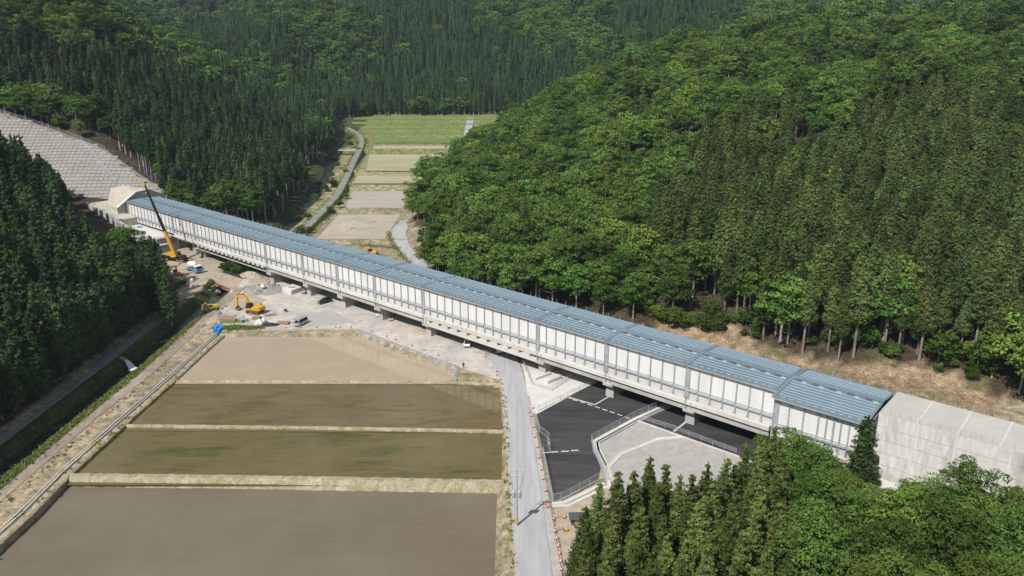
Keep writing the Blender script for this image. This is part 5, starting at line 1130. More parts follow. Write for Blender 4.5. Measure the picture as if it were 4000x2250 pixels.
# ---- cones, bars, barricades
CONE = [MB().box(-.2,.2,-.2,.2,0,.04).mesh('cone_base', 'cone_red'), MB().lathe([(.15,.04),(.028,.72)], 10).mesh('cone_body', 'cone_red'), MB().lathe([(.118,.26),(.083,.46)], 10).mesh('cone_band', 'paint_white')]
def cone(q, label, group, z=0.05, k=1.15):
    a = G(*q, 0); o = empty('traffic_cone', (a.x, a.y, z), random.uniform(0, 1)); o.scale = (k,)*3; tag(o, label, 'cone', group)
    obj('base', CONE[0], o); bd = obj('body', CONE[1], o); obj('white_band', CONE[2], bd).location.z = .012; return a
for q in [(490,890),(645,888),(680,888),(770,888),(933,925),(1055,960),(1130,990),(1260,1035),(1357,1075),(1472,1115),(1580,1230),(360,893),(240,893)]: cone(R3(*q), 'red traffic cone along the yard edge above the tan paddy', 'cones along the yard edge')
for q in [(1945,1245),(1945,1275),(1855,1130),(1978,1310)]: cone(R3(*q), 'red traffic cone where the yard meets the road', 'cones at the yard entrance')
for q in [(548,185),(523,215),(533,248),(549,330),(560,405),(578,482),(590,562),(609,652),(621,722),(640,812),(650,895),(657,932)]: cone(R8(*q), 'red traffic cone on the gutter along the car park fence', 'cones along the car park fence')
prev = None
for q in [(723,1175),(735,1232),(743,1290),(752,1350),(762,1410)]:
    a = cone(R8(*q), 'red traffic cone in the row linked by striped bars', 'cones linked by bars')
    if prev is not None:
        o = empty('cone_bar', ((a+prev)/2)[:], 0); o.location.z = .78; tag(o, 'red and white striped bar between two cones beside the road', 'bar', 'striped bars between the cones'); d = (a-prev)
        for k in range(6): MB().tube([d*(k/6-.5), d*((k+1)/6-.5)], .045, 6).build('stripe', 'cone_red' if k % 2 else 'paint_white', o)
    prev = a
for q1, q2, lb_ in (((702,1027),(783,1015),'striped barrier on two cones in front of the tiled hut'), ((713,1120),(793,1105),'striped barrier on two cones beside the yellow tool')):
    a, b_ = cone(R8(*q1), 'red traffic cone holding a barrier near the tiled hut', 'cones near the tiled hut'), cone(R8(*q2), 'red traffic cone holding a barrier near the tiled hut', 'cones near the tiled hut')
    o = empty('barrier', ((a+b_)/2)[:]); tag(o, lb_, 'barrier'); o.location.z = .05; d = b_-a
    for k in range(9): MB().tube([d*(k/9-.5)+Vector((0,0,.85)), d*((k+1)/9-.5)+Vector((0,0,.85))], .07, 6).build('stripe', 'cone_red' if k % 2 else 'paint_white', o)
    for t in (-.5, .5): MB().tube([d*t+Vector((0,.1,0)), d*t+Vector((0,.1,.9))], .04, 5).build('leg', 'wood', o)
a = G(*R8(798,1108), 0); MB_ = empty('compactor', a, .4); tag(MB_, 'small yellow machine beside the roadside barrier', 'tool'); MB().cbox((0,0,.25), (.3,.2,.2)).build('engine', 'yellow', MB_, .04); MB().cbox((0,0,.04), (.4,.25,.04)).build('plate', 'black_metal', MB_); MB().tube([(-.3,0,.3),(-.8,0,.9)], .03, 5).build('handle', 'black_metal', MB_)
for q in [(1095,838),(1085,832),(1105,832)]: cone(R3(*q), 'red traffic cone beside the pier with the white car', 'cones at the pier', .02, 1.4)
for q in [(1430,1040),(1450,1045),(1468,1040)]: cone(Z4(*q), 'tall red cone stored in a cluster beside the silver van', 'cones beside the silver van', .02, 1.5)
for q, lb_ in (((1862,1120),'folding barricade standing on the yard entrance'),):
    for k in range(2):
        a = G(*R3(q[0]+12*k, q[1]-25*k), 0); o = empty('barricade', a, R(60)); tag(o, 'pale steel pipe barricade at the yard entrance', 'barricade', 'pipe barricades at the yard entrance')
        for x in (-.8, .8):
            for y in (-.25, .25): MB().tube([(x,y,0),(x,0,1.0)], .03, 5).build('leg', 'steel_light', o)
        for z in (.45, .8): MB().tube([(-.85,0,z),(.85,0,z)], .04, 5).build('rail', 'yellow', o)
# ---- utility pole
UP = empty('utility_pole', G(2022,2054,0.0)); tag(UP, 'concrete utility pole with crossarms and transformers beside the road', 'utility pole')
UP.location = (.75,108.7,-.3)
MB().tube([(0,0,0),(0,0,10.9)], [.21,.13], 12).build('pole', 'concrete', UP); MB().lathe([(.215,.9),(.21,2.0)], 12).build('warning_band', 'yellow', UP)
for z, l in ((10.6,1.1),(9.6,.9)):
    ca_ = MB().box(-l,l,-.16,-.06,z-.05,z+.06).build('crossarm', 'steel_light', UP)
    for x in (-l+.08,-l*.45,l*.45,l-.08): MB().lathe([(.04,z+.06),(.08,z+.13),(.05,z+.19),(.08,z+.25),(.03,z+.33)], 8, Matrix.Translation((x,-.11,0))).build('insulator', 'paint_white', ca_)
for x in (-.48, .48): tr_ = MB().lathe([(.27,5.9),(.29,6.0),(.29,6.8),(.2,6.92)], 12, Matrix.Translation((x,-.1,0))).build('transformer', 'steel_light', UP); MB().lathe([(.05,6.9),(.07,7.05),(.03,7.2)], 6, Matrix.Translation((x,-.1,0))).build('bushing', 'paint_white', tr_)
bpart('transformer_arm', 'steel', UP, -.8, .8, -.2, -.1, 5.7, 5.82)
MB().tube([(-1.05,-.1,10.3),(-.95,-.1,8.6),(-.4,-.1,7.1)], .025, 5).build('drop_cable', 'black_metal', UP); MB().tube([(1.05,-.1,10.3),(.95,-.1,8.6),(.4,-.1,7.1)], .025, 5).build('drop_cable', 'black_metal', UP)
for k in range(9): bpart('step_bolt', 'steel', UP, -.32 if k % 2 else .12, -.12 if k % 2 else .32, -.02, .02, 2.4+k*.4, 2.43+k*.4)
# ---- tiled hut
a = G(*R8(850,1058), 0); HU = empty('tiled_hut', (a.x+.5, a.y+.3, 0), R(4)); tag(HU, 'tiny hut with dark grey tiled roof beside the cedar stand', 'hut')
MB().box(-.9,.9,-.6,.6,0,1.35).build('wall', 'wood_dark', HU); bpart('door', 'wood', HU, -.35, .35, -.63, -.6, .1, 1.2)
for sgn in (-1, 1):
    rf = MB().prism([(0,1.95),(sgn*1.0,1.3),(sgn*1.0,1.22),(0,1.85)], 'x', -1.3, 1.3).build('roof', 'tile_roof', HU)
    for k in range(10): MB().tube([(-1.2+.27*k,0,1.97),(-1.2+.27*k,sgn*1.0,1.32)], .05, 5).build('tile_row', 'tile_roof', rf)
MB().tube([(-1.35,0,1.98),(1.35,0,1.98)], .09, 6).build('ridge', 'tile_roof', HU)
# ---- fences
def fence(pts, label, z=.05, h=1.5, step=2.0, mesh=True, rails=(.08,.98)):
    P_ = [Vector((q[0], q[1], 0)) for q in pts]; o = empty('fence', (P_[0].x, P_[0].y, z)); tag(o, label, 'fence')
    loc = dens([tuple(q-P_[0]) for q in P_], step)
    pm = MB().tube([(0,0,-.2),(0,0,h)], .04, 6).mesh('fence_post', 'steel_light')
    for q in loc: obj('fence_post', pm, o, (q[0],q[1],0))
    for f in rails: MB().tube([(q[0],q[1],h*f) for q in loc], .03, 5).build('rail', 'steel_light', o)
    if mesh:
        mb = MB()
        for k in range(1, 8): mb.tube([(q[0],q[1],h*k/8) for q in loc], .009, 3, False)
        for q0, q1 in zip(loc[:-1], loc[1:]):
            for k in range(1, 12): t = k/12; x, y = q0[0]+(q1[0]-q0[0])*t, q0[1]+(q1[1]-q0[1])*t; mb.tube([(x,y,.1),(x,y,h*.97)], .007, 3, False)
        tag(mb.build('wire_mesh', 'steel_light', o, fix=False), kind='stuff')
    return o
g4 = lambda *q: [tuple(G(*R4(*p_), 0)[:2]) for p_ in q]
fence(g4((345,690),(378,795),(445,848)), 'wire mesh fence along the road edge of the car park near the apron')
fence(g4((400,945),(418,1030),(440,1140),(470,1288)), 'wire mesh fence along the road edge of the car park near the utility pole')
fence(g4((472,1290),(530,1284),(660,1215),(800,1140)), 'wire mesh fence on the white kerb at the road end of the car park', .25)
fence([(16.9,121.4),(16.5,127.0),(15.75,133.0),(15.8,136.6),(25.6,146.4),(31.2,151.2),(35.4,154.6)], 'wire mesh fence on the channel wall around the gravel platform', .3)
fence(g4((1105,722),(1345,795)), 'three-rail steel guard fence beside the gravel platform corner', .3, 1.1, 2.2, False, (.35,.68,.98))
fence(g4((1350,800),(1520,865),(1765,955)), 'three-rail steel guard fence between the platform and the piers', .3, 1.1, 2.2, False, (.35,.68,.98))
fence(g4((365,648),(575,548),(820,428)), 'low wire fence on the kerb of the concrete apron', .15, 1.2)
fence(g4((255,305),(325,462),(465,502),(600,412)), 'wire fence around the concrete steps under the viaduct', .05, 1.2)
gp_ = G(*R4(450,930), 0); GA = empty('gate', gp_, R(100)); tag(GA, 'open wire gate with white notice plates at the car park entrance', 'gate')
for x in (0, 1.2, 2.4): bpart('gate_post', 'steel', GA, x-.04, x+.04, -.04, .04, 0, 2.0)
for z in (.1, 1.0, 1.9): bpart('gate_rail', 'steel_light', GA, 0, 2.4, -.02, .02, z-.03, z+.03)
bpart('notice_plate', 'paint_white', GA, .9, 1.5, -.06, -.045, 1.05, 1.5); bpart('notice_plate', 'paint_white', GA, -.1, .2, -.06, -.045, .2, .5)
# ---- concrete steps under the viaduct
for q, s_b, lb_ in (((385,400),(2.6,.9,.55),'long pale concrete step beside the pier over the apron'), ((470,430),(2.4,.7,.8),'raised concrete block beside the pier steps'), ((335,385),(1.6,1.8,.35),'wide low concrete step beside the road under the viaduct')):
    a = G(*R4(*q), 0); o = MB().cbox((0,0,s_b[2]/2), (s_b[0],s_b[1],s_b[2]/2+.03)).build('concrete_step', 'concrete_new', None, .03); place(o, (a.x,a.y,.04), R(42)); tag(o, lb_, 'step')
# ---- temporary steel bridge over the stream
TBR = empty('temporary_bridge', (-97.5,248,0)); tag(TBR, 'temporary work bridge with rusty steel girders over the stream', 'bridge')
A0, A1, B0, B1 = (Vector(q) - Vector((-97.5,248,0)) for q in ((-104.2,250.3,0),(-89.4,236.4,0),(-104.6,260.0,0),(-91.6,249.6,0)))
MB().add([A0+Vector((0,0,.06)), A1+Vector((0,0,.06)), B1+Vector((0,0,.06)), B0+Vector((0,0,.06)), A0-Vector((0,0,.2)), A1-Vector((0,0,.2)), B1-Vector((0,0,.2)), B0-Vector((0,0,.2))], [(0,1,2,3),(7,6,5,4),(0,4,5,1),(1,5,6,2),(2,6,7,3),(3,7,4,0)]).build('deck', 'dirt', TBR)
for p_, q_2 in ((A0, A1), (B0, B1)):
    d = (q_2-p_); n_ = Vector((-d.y, d.x, 0)).normalized(); mb = MB()
    for zz, hw, hh in ((-.05,.22,.06),(-1.15,.22,.06),(-.6,.05,.6)):
        mb.add([p_+n_*s1+Vector((0,0,zz+s2)) for s1, s2 in ((-hw,-hh),(hw,-hh),(hw,hh),(-hw,hh))] + [q_2+n_*s1+Vector((0,0,zz+s2)) for s1, s2 in ((-hw,-hh),(hw,-hh),(hw,hh),(-hw,hh))], [(0,1,2,3),(7,6,5,4),(0,4,5,1),(1,5,6,2),(2,6,7,3),(3,7,4,0)])
    mb.build('girder', 'rust', TBR)
    for k in range(8): c = p_.lerp(q_2, k/7); MB().tube([c, c+Vector((0,0,1.1))], .03, 5).build('rail_post', 'steel', TBR)
    for z in (.55, 1.05): MB().tube([p_+Vector((0,0,z)), q_2+Vector((0,0,z))], .022, 5).build('handrail', 'steel', TBR)
# ---- heaps, stacks and site clutter
def heap(q, rx, ry, h, m, label, rz=0.0, seed=0, z=0.0, name='gravel_heap', zb=0.0):
    a = G(*q, zb); r = random.Random(seed); mb = MB(); n, k = 22, 7; V = [(0,0,h)]; Fc = []
    for i in range(1, k+1):
        for j in range(n): t = 2*math.pi*j/n; f = i/k; rr = f*(1+r.uniform(-.1,.1)); V.append((math.cos(t)*rx*rr, math.sin(t)*ry*rr, max(-.12, h*(1-f**1.3)*r.uniform(.82,1.12))-.06*(i == k)))
    Fc = [(0, 1+j, 1+(j+1) % n) for j in range(n)]
    for i in range(k-1):
        for j in range(n): Fc.append((1+i*n+j, 1+(i+1)*n+j, 1+(i+1)*n+(j+1) % n, 1+i*n+(j+1) % n))
    o = mb.add(V, Fc).build(name, m); place(o, (a.x,a.y,z+zb), rz); tag(o, label, 'heap'); return o
heap(R2(1410,850), 3.4, 2.6, 1.5, 'rubble', 'dark grey gravel heap beside the work road', 0, 1)
heap(R2(1560,800), 5.0, 3.0, 1.0, 'rubble', 'low heap of broken rubble in front of the pier', .4, 2)
heap(R2(1400,660), 6.0, 2.8, 1.6, 'dirt', 'pale sand heap at the edge of the viaduct shade', -.6, 3)
heap(R3(1270,910), 6.0, 2.8, 1.2, 'field_bare', 'pale sand heap spread between two piers', -.65, 4)
heap(R2(1190,560), 4.0, 2.2, 1.6, 'dirt', 'earth heap above the fenced pit beside the stream', .2, 5)
heap(R2(1000,1150), 2.2, 5.0, .8, 'dirt', 'low ridge of dug brown earth beside the old path', -.3, 6)
heap(R2(930,1240), 1.8, 4.5, .9, 'dirt', 'ragged earth ridge beside the blue sheet', -.3, 7)
heap(R6(500,1085), 10, 5.5, 1.7, 'field_bare', 'large flat-topped earth heap beyond the viaduct', .5, 8, 0, 'earth_heap', 1.0)
heap(R6(420,1130), 4, 3, 1.4, 'dirt', 'smaller dark earth heap beyond the viaduct', .2, 9, 0, 'earth_heap', 1.0)
heap(R2(1600,1215), 3.0, 1.5, .7, 'black_metal', 'dark heap of scrap and roots in the yard', 0, 10, 0, 'scrap_heap')
heap(R2(720,770), 2.6, 1.6, .8, 'dirt', 'low earth heap beside the dark trees', 0, 11)
# blue sheet
mb = MB(); n = 9; c0, c1, c2, c3 = (G(*R2(*q), 0) for q in ((955,1300),(1010,1340),(1100,1238),(1010,1228)))
for i in range(n):
    for j in range(n): p_ = c0.lerp(c1, i/(n-1)).lerp(c3.lerp(c2, i/(n-1)), j/(n-1)); mb.v.append((p_.x+random.uniform(-.15,.15), p_.y+random.uniform(-.15,.15), .35+.5*math.sin(i*1.3)*math.sin(j*.9)**2+random.uniform(0,.3)))
mb.f = [(i*n+j, (i+1)*n+j, (i+1)*n+j+1, i*n+j+1) for i in range(n-1) for j in range(n-1)]
tag(mb.build('plastic_sheet', 'tarp_blue'), 'crumpled bright blue plastic sheet at the paddy corner', 'tarpaulin')
def stack(q, rz, n, l, wd, th, m, label, name, pn, lay=2):
    a = G(*q, 0); o = empty(name, a, rz); tag(o, label, name.split('_')[-1])
    for L0 in range(lay):
        for k in range(n): y = (k-(n-1)/2)*wd*1.12; bpart(pn, m, o, -l/2+random.uniform(-.12,.12), l/2, y-wd/2, y+wd/2, .03+L0*(th+.02), .03+L0*(th+.02)+th)
    return o
stack(R2(1140,1155), R(-6), 5, 5.2, .45, .18, 'wood', 'stack of long weathered boards on the grass patch', 'board_stack', 'board', 3)
stack(R2(1265,1150), R(5), 3, 2.0, .6, .25, 'concrete', 'stack of short grey concrete blocks beside the excavator', 'block_stack', 'block', 3)
stack(R2(1370,1140), R(5), 3, 2.8, .6, .25, 'concrete_new', 'stack of pale concrete blocks beside the short grey stack', 'block_stack', 'block', 2)
stack(R2(1455,1145), R(5), 4, 2.2, .45, .2, 'wood', 'stack of brown timber beams beside the pale blocks', 'timber_stack', 'beam', 3)
stack(R2(1760,1200), R(-8), 4, 3.4, .4, .16, 'wood', 'loose pile of brown planks near the silver van', 'plank_pile', 'plank', 3)
stack(R2(1300,1215), R(3), 1, 5.0, 3.2, .06, 'gravel_grey', 'flat grey steel plate lying beside the site generators', 'steel_plate', 'plate', 1)
stack(R2(1610,1105), R(25), 1, 3.4, 2.0, .04, 'rust', 'rusty road plate on the gravel behind the large excavator', 'road_plate', 'plate', 1)
stack(R2(1130,1210), R(0), 1, 3.4, 1.2, .08, 'concrete', 'pale slab on the grass beside the blue sheet', 'concrete_slab', 'slab', 1)
stack(R2(960,470), R(10), 4, 4.0, .3, .12, 'steel_light', 'bundle of steel pipes beside the left pier', 'pipe_bundle', 'pipe', 2)
stack(R2(620,500), R(-20), 4, 4.2, .4, .18, 'rust', 'rusty steel beams stacked beside the crane', 'beam_stack', 'beam', 2)
for q, m, lb_ in (((1290,1180),'net_green','pale green site generator on the steel plate'),((1325,1172),'steel_light','grey site generator beside the green one')):
    a = G(*R2(*q), 0); o = empty('generator', (a.x,a.y,.1), R(-55)); tag(o, lb_, 'generator'); MB().cbox((0,0,.45), (.95,.42,.42)).build('housing', 'steel_light', o, .06); bpart('end_panel', m, o, .95, .98, -.36, .36, .1, .8); bpart('exhaust', 'black_metal', o, -.5, -.35, -.1, .05, .87, 1.0)
    for k in range(3): bpart('vent', 'black_metal', o, -.7+.4*k, -.5+.4*k, -.435, -.42, .3, .7)
def bag(q, label, group, s=1.0, z=0.0):
    a = G(*q, 0); o = MB().lathe([(.42,0),(.55,.2),(.56,.6),(.46,.85),(.2,.95),(.12,1.05)], 10, Matrix.Rotation(random.uniform(-.12,.12), 4, 'X')).build('bulk_bag', 'bag_white'); place(o, (a.x,a.y,z), random.uniform(0,3), s); tag(o, label, 'bag', group)
    for f in o.data.polygons: f.use_smooth = True
for q in [(1470,1225),(1505,1222),(1535,1190),(1490,1200)]: bag(R2(*q), 'cream bulk bag dumped beside the scrap heap', 'bulk bags beside the scrap heap', 1.35)
bag(R2(1532,820), 'single white bulk bag on the rubble heap', None, 1.3, .6)
for q in [(520,700),(560,705),(590,700),(725,725)]: bag(R2(*q), 'white bulk bag beside the dark trees', 'bulk bags beside the dark trees', 1.1)
a = G(*R2(1385,1115), 0); o = empty('plate_compactor', a, .3); tag(o, 'small yellow compactor in front of the large excavator', 'tool'); MB().cbox((0,0,.5), (.35,.3,.35)).build('engine', 'yellow', o, .05); MB().cbox((0,0,.08), (.5,.35,.07)).build('plate', 'black_metal', o); MB().tube([(-.4,0,.5),(-1.0,0,1.0)], .04, 5).build('handle', 'black_metal', o)
c1, c2, c3 = (G(*Z4(*q), 0) for q in ((1175,345),(1380,415),(1625,325)))
o = empty('concrete_block', c2); tag(o, 'big white concrete block standing in the yard in front of a pier', 'block'); e1, e2 = (c1-c2), (c3-c2)
MB().add([Vector((0,0,0)), e1, e1+e2, e2] + [v+Vector((0,0,1.35)) for v in (Vector((0,0,0)), e1, e1+e2, e2)], [(0,3,2,1),(4,5,6,7),(0,1,5,4),(1,2,6,5),(2,3,7,6),(3,0,4,7)]).build('block_body', 'concrete_new', o, .04)
stack_ = MB().cbox((0,0,1.41), (1.0,.5,.05), Matrix.Translation((e1+e2)/2)).build('timber_cover', 'wood', o)
for k, q in enumerate([(1320,800),(1350,830),(1290,815),(1480,760),(1500,790),(1620,770),(1650,760),(1700,770),(1590,740),(1320,690),(960,790),(1010,840),(1040,850),(930,830),(1100,1010),(1060,1040),(1040,1090),(1010,1120)]):
    a = G(*R2(*q), 0); b = bmesh.new(); bmesh.ops.create_icosphere(b, subdivisions=1, radius=random.uniform(.35,.75))
    for v in b.verts: v.co *= random.uniform(.75, 1.2); v.co.z *= .7
    me = bpy.data.meshes.new('boulder'); b.to_mesh(me); b.free(); me.materials.append(MATS['rock']); tag(obj('boulder', me, None, (a.x,a.y,.2), random.uniform(0,6)), 'grey boulder lying on the rubble of the work yard', 'rock', 'boulders on the work yard')
# planter pot, blue sheet and red box on the portal terrace
a = VL(-114.5, 4.0, 6.0); mb = MB(); n = 6
for i in range(n):
    for j in range(n): mb.v.append((i*.45+random.uniform(-.1,.1), j*.3, .3+random.uniform(0,.35)))
mb.f = [(i*n+j, (i+1)*n+j, (i+1)*n+j+1, i*n+j+1) for i in range(n-1) for j in range(n-1)]
o = mb.build('plastic_sheet', 'tarp_blue'); place(o, a); tag(o, 'small blue plastic sheet on the portal terrace', 'tarpaulin')
# ---- footbridge over the upper stream, outfall into the lower stream
a, b_ = G(*R6(360,490), 11.0), G(*R6(505,490), 11.2); o = empty('footbridge', ((a+b_)/2)[:]); tag(o, 'narrow pale footbridge over the stream beside the far lane', 'footbridge'); d = b_-a
MB().cbox((0,0,0), (d.length/2,.9,.2)).build('deck', 'concrete_new', o)
for sgn in (-1, 1): bpart('handrail', 'steel_light', o, -d.length/2, d.length/2, sgn*.85-.04, sgn*.85+.04, .9, 1.0); [bpart('rail_post', 'steel_light', o, x-.04, x+.04, sgn*.85-.04, sgn*.85+.04, .2, .95) for x in np.linspace(-d.length/2+.3, d.length/2-.3, 6)]
a = G(*R7(785,492), -1.0); b_ = G(*R7(835,550), -2.7); o = empty('water_outfall', a); tag(o, 'white water gushing from a pipe into the stream', 'outfall')
d = b_-a; mb = MB(); n = 8
for i in range(n):
    t = i/(n-1); c = d*t; c.z = -1.7*t*t; hw = .35+.5*t
    for j in range(5): mb.v.append((c.x+(j-2)*hw*.35+random.uniform(-.08,.08), c.y+(j-2)*hw*.35+random.uniform(-.08,.08), c.z+random.uniform(0,.18)))
mb.f = [(i*5+j, (i+1)*5+j, (i+1)*5+j+1, i*5+j+1) for i in range(n-1) for j in range(4)]; mb.build('falling_water', 'foam', o)
MB().lathe([(1.3,0),(.9,.2),(.3,.3)], 12, Matrix.Translation((d.x+.2,d.y,-1.72))).build('splash', 'foam', o); MB().lathe([(.4,-1.2),(.4,.15),(.3,.15),(.3,-1.2)], 12, Matrix.Translation((-.2,.2,.1)) @ Matrix.Rotation(R(110), 4, 'Y')).build('pipe', 'concrete_dark', o)
# ---- shrubs, young maples, edge trees with blue bands, dead trunks
def plant(P_, pos, sc, name, label, group):
    cr, tk, _, _ = random.choice(P_); o = empty(name, (pos[0], pos[1], pos[2]-.1), random.uniform(0, 6)); o.scale = (sc*random.uniform(.85,1.2), sc*random.uniform(.85,1.2), sc); tag(o, label, 'shrub' if name != 'maple_tree' else 'tree', group)
    obj('stem', tk, o); obj('foliage', cr, o); return o
for q, sc in [((270,1100),1.1),((330,1000),1.2),((200,1060),1.0),((650,1020),.8),((750,1010),.9),((1390,1210),1.5),((1700,1040),1.5),((1660,1090),1.0),((1950,1330),1.8),((2000,1290),1.4),((2260,1400),1.5),((2330,1420),1.2),((2400,1230),1.2),((560,1010),.7),((1880,1300),1.0),((480,1050),.7),((60,1075),1.3),((-60,1040),1.2),((-130,985),1.3),((-200,950),1.2),((-260,915),1.3),((-330,890),1.2),((20,1030),1.0),((-420,850),1.2),((-500,830),1.2),((120,1090),.9),((860,1150),.7),((1620,1290),.8)]:
    plant(BUSH, hit(*R9(*q)), sc, 'shrub', 'green shrub at the wood edge behind the viaduct', 'shrubs at the wood edge')
rs = random.Random(8)
for k in range(30):
    x_ = rs.uniform(150, 2300); plant(BUSH, hit(*R9(x_, np.interp(x_, [150,800,1500,2300], [1060,1120,1260,1430])+rs.uniform(-40,55))), rs.uniform(.45,1.0), 'shrub', 'low shrub on the cleared earth behind the viaduct', 'low shrubs on the cleared earth')
for q, sc in [((1265,1225),.9),((1480,1225),.7),((2080,1200),1.3),((2170,1330),1.0),((960,990),.9),((1240,1130),.7)]: plant(LIME, hit(*R9(*q)), sc, 'maple_tree', 'bright lime green young maple at the wood edge behind the viaduct', 'lime green maples at the wood edge')
for q, sc in [((250,830),1.0),((310,810),1.1),((200,800),.9),((360,960),.9),((290,1000),.8),((420,890),.8),((180,900),.8),((110,1060),.8),((520,510),.8),((420,690),.8),((60,1180),1.0),((20,1210),.9),((130,1160),.7),((300,720),.9),((350,640),1.0),((460,470),1.0),((440,420),1.1)]:
    plant(BUSH, hit(*R6(*q)), sc, 'shrub', 'bushy shrub beside the upper stream and lane', 'shrubs along the upper stream')
for k in range(34):
    q = (430+k*27+random.uniform(-10,10), 175+random.uniform(-25,22)+ (10 if k > 15 else 0)); plant(BUSH if k % 5 else LIME, hit(*R6(*q)), random.uniform(1.0,1.9), 'shrub', 'pale green shrub along the foot of the far cedar slope', 'shrubs below the far cedars')
for q, sc in [((950,790),.7),((905,830),.6),((600,790),.7),((560,820),.5),((1130,620),.9),((1180,600),.9),((1220,650),.8),((1090,600),.7),((1250,620),.6),((640,760),.5)]: plant(BUSH, G(*R2(*q), -.4), sc, 'shrub', 'small shrub on the stream bank beside the work bridge', 'shrubs by the work bridge')
for k, q in enumerate([(2055,920),(2152,985),(2305,1050),(1985,870),(2210,965),(2090,940),(2400,1080)]):
    p_ = hit(*Z1(*q)); P_ = CEDAR_D[2 + k % 2]; o = empty('cedar_tree', p_, k*1.3); o.scale = (.8,.8,1.05)
    tag(o, ('bare stemmed cedar with a blue band at the wood edge' if k < 3 else 'bare stemmed cedar standing at the edge of the crib slope'), 'tree', ('blue banded cedars' if k < 3 else 'cedars beside the crib slope')); obj('trunk', P_[1], o); obj('crown', P_[0], o)
    if k < 3: MB().lathe([(.42,.4),(.40,2.6)], 8).build('blue_band', 'band_blue', o)
SNAG = [trunk_mesh('dead_trunk', 9, .16, 'bark_pale', 6, k, 1.0, 1.6, (.45,.95)) for k in range(3)]
for k, q in enumerate([(600,60),(730,80),(890,60),(1175,90),(1290,90),(1470,110),(740,270),(830,200),(990,300),(1180,210),(1930,560),(1620,490),(390,290),(2030,420),(265,410)]):
    p_ = hit(2600+q[0]*.5452, q[1]*.5452+20); o = empty('dead_tree', p_, k*2.1); o.scale = (1.8,1.8,2.1); tag(o, 'bare grey dead trunk sticking out of the hillside wood', 'dead tree', 'dead trunks on the hillside'); obj('trunk', SNAG[k % 3], o)
# ---- grass tufts on banks and verges
r = np.random.default_rng(5); Pt = []
def along_line(pl, n, wd):
    P_ = np.array(dens([tuple(q) for q in pl], 1.0)); i = r.integers(0, len(P_), n); return P_[i, :2] + r.normal(size=(n, 2))*wd
for pl, n, wd in (([(-92.2,60),(-92,120),(-91.6,150),(-91,175),(-91.6,215)], 2600, .7), ([(-94,120),(-93,175),(-93,225)], 900, .7), ([(-87.6,70),(-87.4,120),(-86.8,150),(-86,180)], 120, .5), ([(0.5,60),(.1,96),(-.7,124),(-1.3,143),(-2.4,164)], 160, .3),
                  ([(-86,203),(-80,201.5),(-72,201.5)], 700, .8), ([(-79,203),(-70,202)], 400, .5), ([(-99.5,110),(-98.9,150),(-98.6,225)], 1200, 1.0), ([(q[0]+3.2, q[1]) for q in lr], 1200, .9), ([(q[0]-3.2, q[1]) for q in lr], 1200, .9), ([(q[0]-1.0, q[1]) for q in RL[9:12]], 300, .6), (lb, 80, .5), ([(-97,252),(-95,262),(-93,258)], 500, 2.0), ([(-60,296),(-45,292)], 200, 1.0)):
    Pt.append(along_line(pl, n, wd))
Pt = np.concatenate(Pt); zt = ground(Pt[:,0], Pt[:,1]); zt = np.where(inpoly(Pt[:,0], Pt[:,1], PADDY), -.3, zt)
n = len(Pt); cen = np.repeat(np.stack([Pt[:,0], Pt[:,1], zt], 1), 4, 0); a = r.uniform(0, 6.28, 4*n); hgt = r.uniform(.15, .55, 4*n); lean = r.normal(size=(4*n, 2))*.25; wv = np.stack([np.cos(a), np.sin(a)], 1)*.14
base0 = cen + np.c_[wv, np.full(4*n, -.05)]; base1 = cen + np.c_[-wv, np.full(4*n, -.05)]; top = cen + np.c_[lean, hgt]
V = np.stack([base0, base1, top + np.c_[-wv*.4, np.zeros(4*n)], top + np.c_[wv*.4, np.zeros(4*n)]], 1).reshape(-1, 3)
leafmat('leaf_grass', (.11, .15, .035), (.26, .27, .09), .02)
me = np_mesh('grass_tufts', V, np.arange(len(V)).reshape(-1, 4), 'leaf_grass'); at = me.attributes.new('tint', 'FLOAT', 'POINT'); at.data.foreach_set('value', np.repeat(r.uniform(0, 1, 4*n), 4).astype(np.float32))
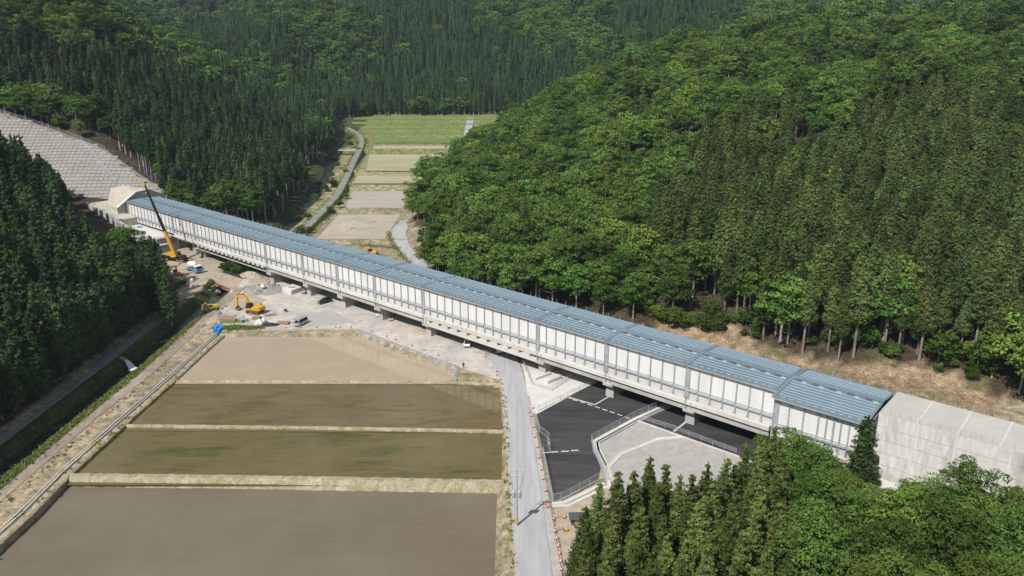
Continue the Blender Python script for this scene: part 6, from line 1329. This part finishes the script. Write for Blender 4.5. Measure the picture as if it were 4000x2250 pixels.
tag(obj('grass', me), 'rough green grass on the stream banks and verges', 'grass', kind='stuff')
# dry grass and brushwood on the cleared ground behind the viaduct
q = np.array(CLEAR); lo, hi = q.min(0), q.max(0); P2 = r.uniform(lo, hi, (16000, 2)); P2 = P2[inpoly(P2[:,0], P2[:,1], CLEAR)][:900]; z2 = ground(P2[:,0], P2[:,1]); n = len(P2)
cen = np.repeat(np.c_[P2, z2], 3, 0); a = r.uniform(0, 6.28, 3*n); wv = np.stack([np.cos(a), np.sin(a)], 1)*.10; lean = r.normal(size=(3*n, 2))*.3; hgt = r.uniform(.1, .4, 3*n)
V = np.stack([cen+np.c_[wv, np.full(3*n, -.05)], cen+np.c_[-wv, np.full(3*n, -.05)], cen+np.c_[lean-wv*.3, hgt], cen+np.c_[lean+wv*.3, hgt]], 1).reshape(-1, 3)
leafmat('leaf_dry', (.22, .15, .085), (.42, .34, .20), .015)
me = np_mesh('dry_grass', V, np.arange(len(V)).reshape(-1, 4), 'leaf_dry'); at = me.attributes.new('tint', 'FLOAT', 'POINT'); at.data.foreach_set('value', np.repeat(r.uniform(0, 1, 3*n), 4).astype(np.float32))
tag(obj('dry_grass', me), 'dry brown grass and brushwood on the cleared slope', 'grass', kind='stuff')
# ---- the air: a faint even haze
zs = ZZ[(YY < 3200)].max()
HB = MB().box(-2500,2500,-400,3300,float(ZZ.min())-1.5,float(max(zs, CH))+45).build('haze', 'foam'); HB.data.materials.clear()
hm = bpy.data.materials.new('haze'); hm.use_nodes = True; hn = hm.node_tree; [hn.nodes.remove(x) for x in list(hn.nodes) if x.type != 'OUTPUT_MATERIAL']; pv = hn.nodes.new('ShaderNodeVolumePrincipled'); pv.inputs['Color'].default_value = (.66,.83,1.0,1); pv.inputs['Density'].default_value = .00008; pv.inputs['Anisotropy'].default_value = .0
hn.links.new(pv.outputs[0], [x for x in hn.nodes if x.type == 'OUTPUT_MATERIAL'][0].inputs['Volume']); HB.data.materials.append(hm); tag(HB, kind='stuff')
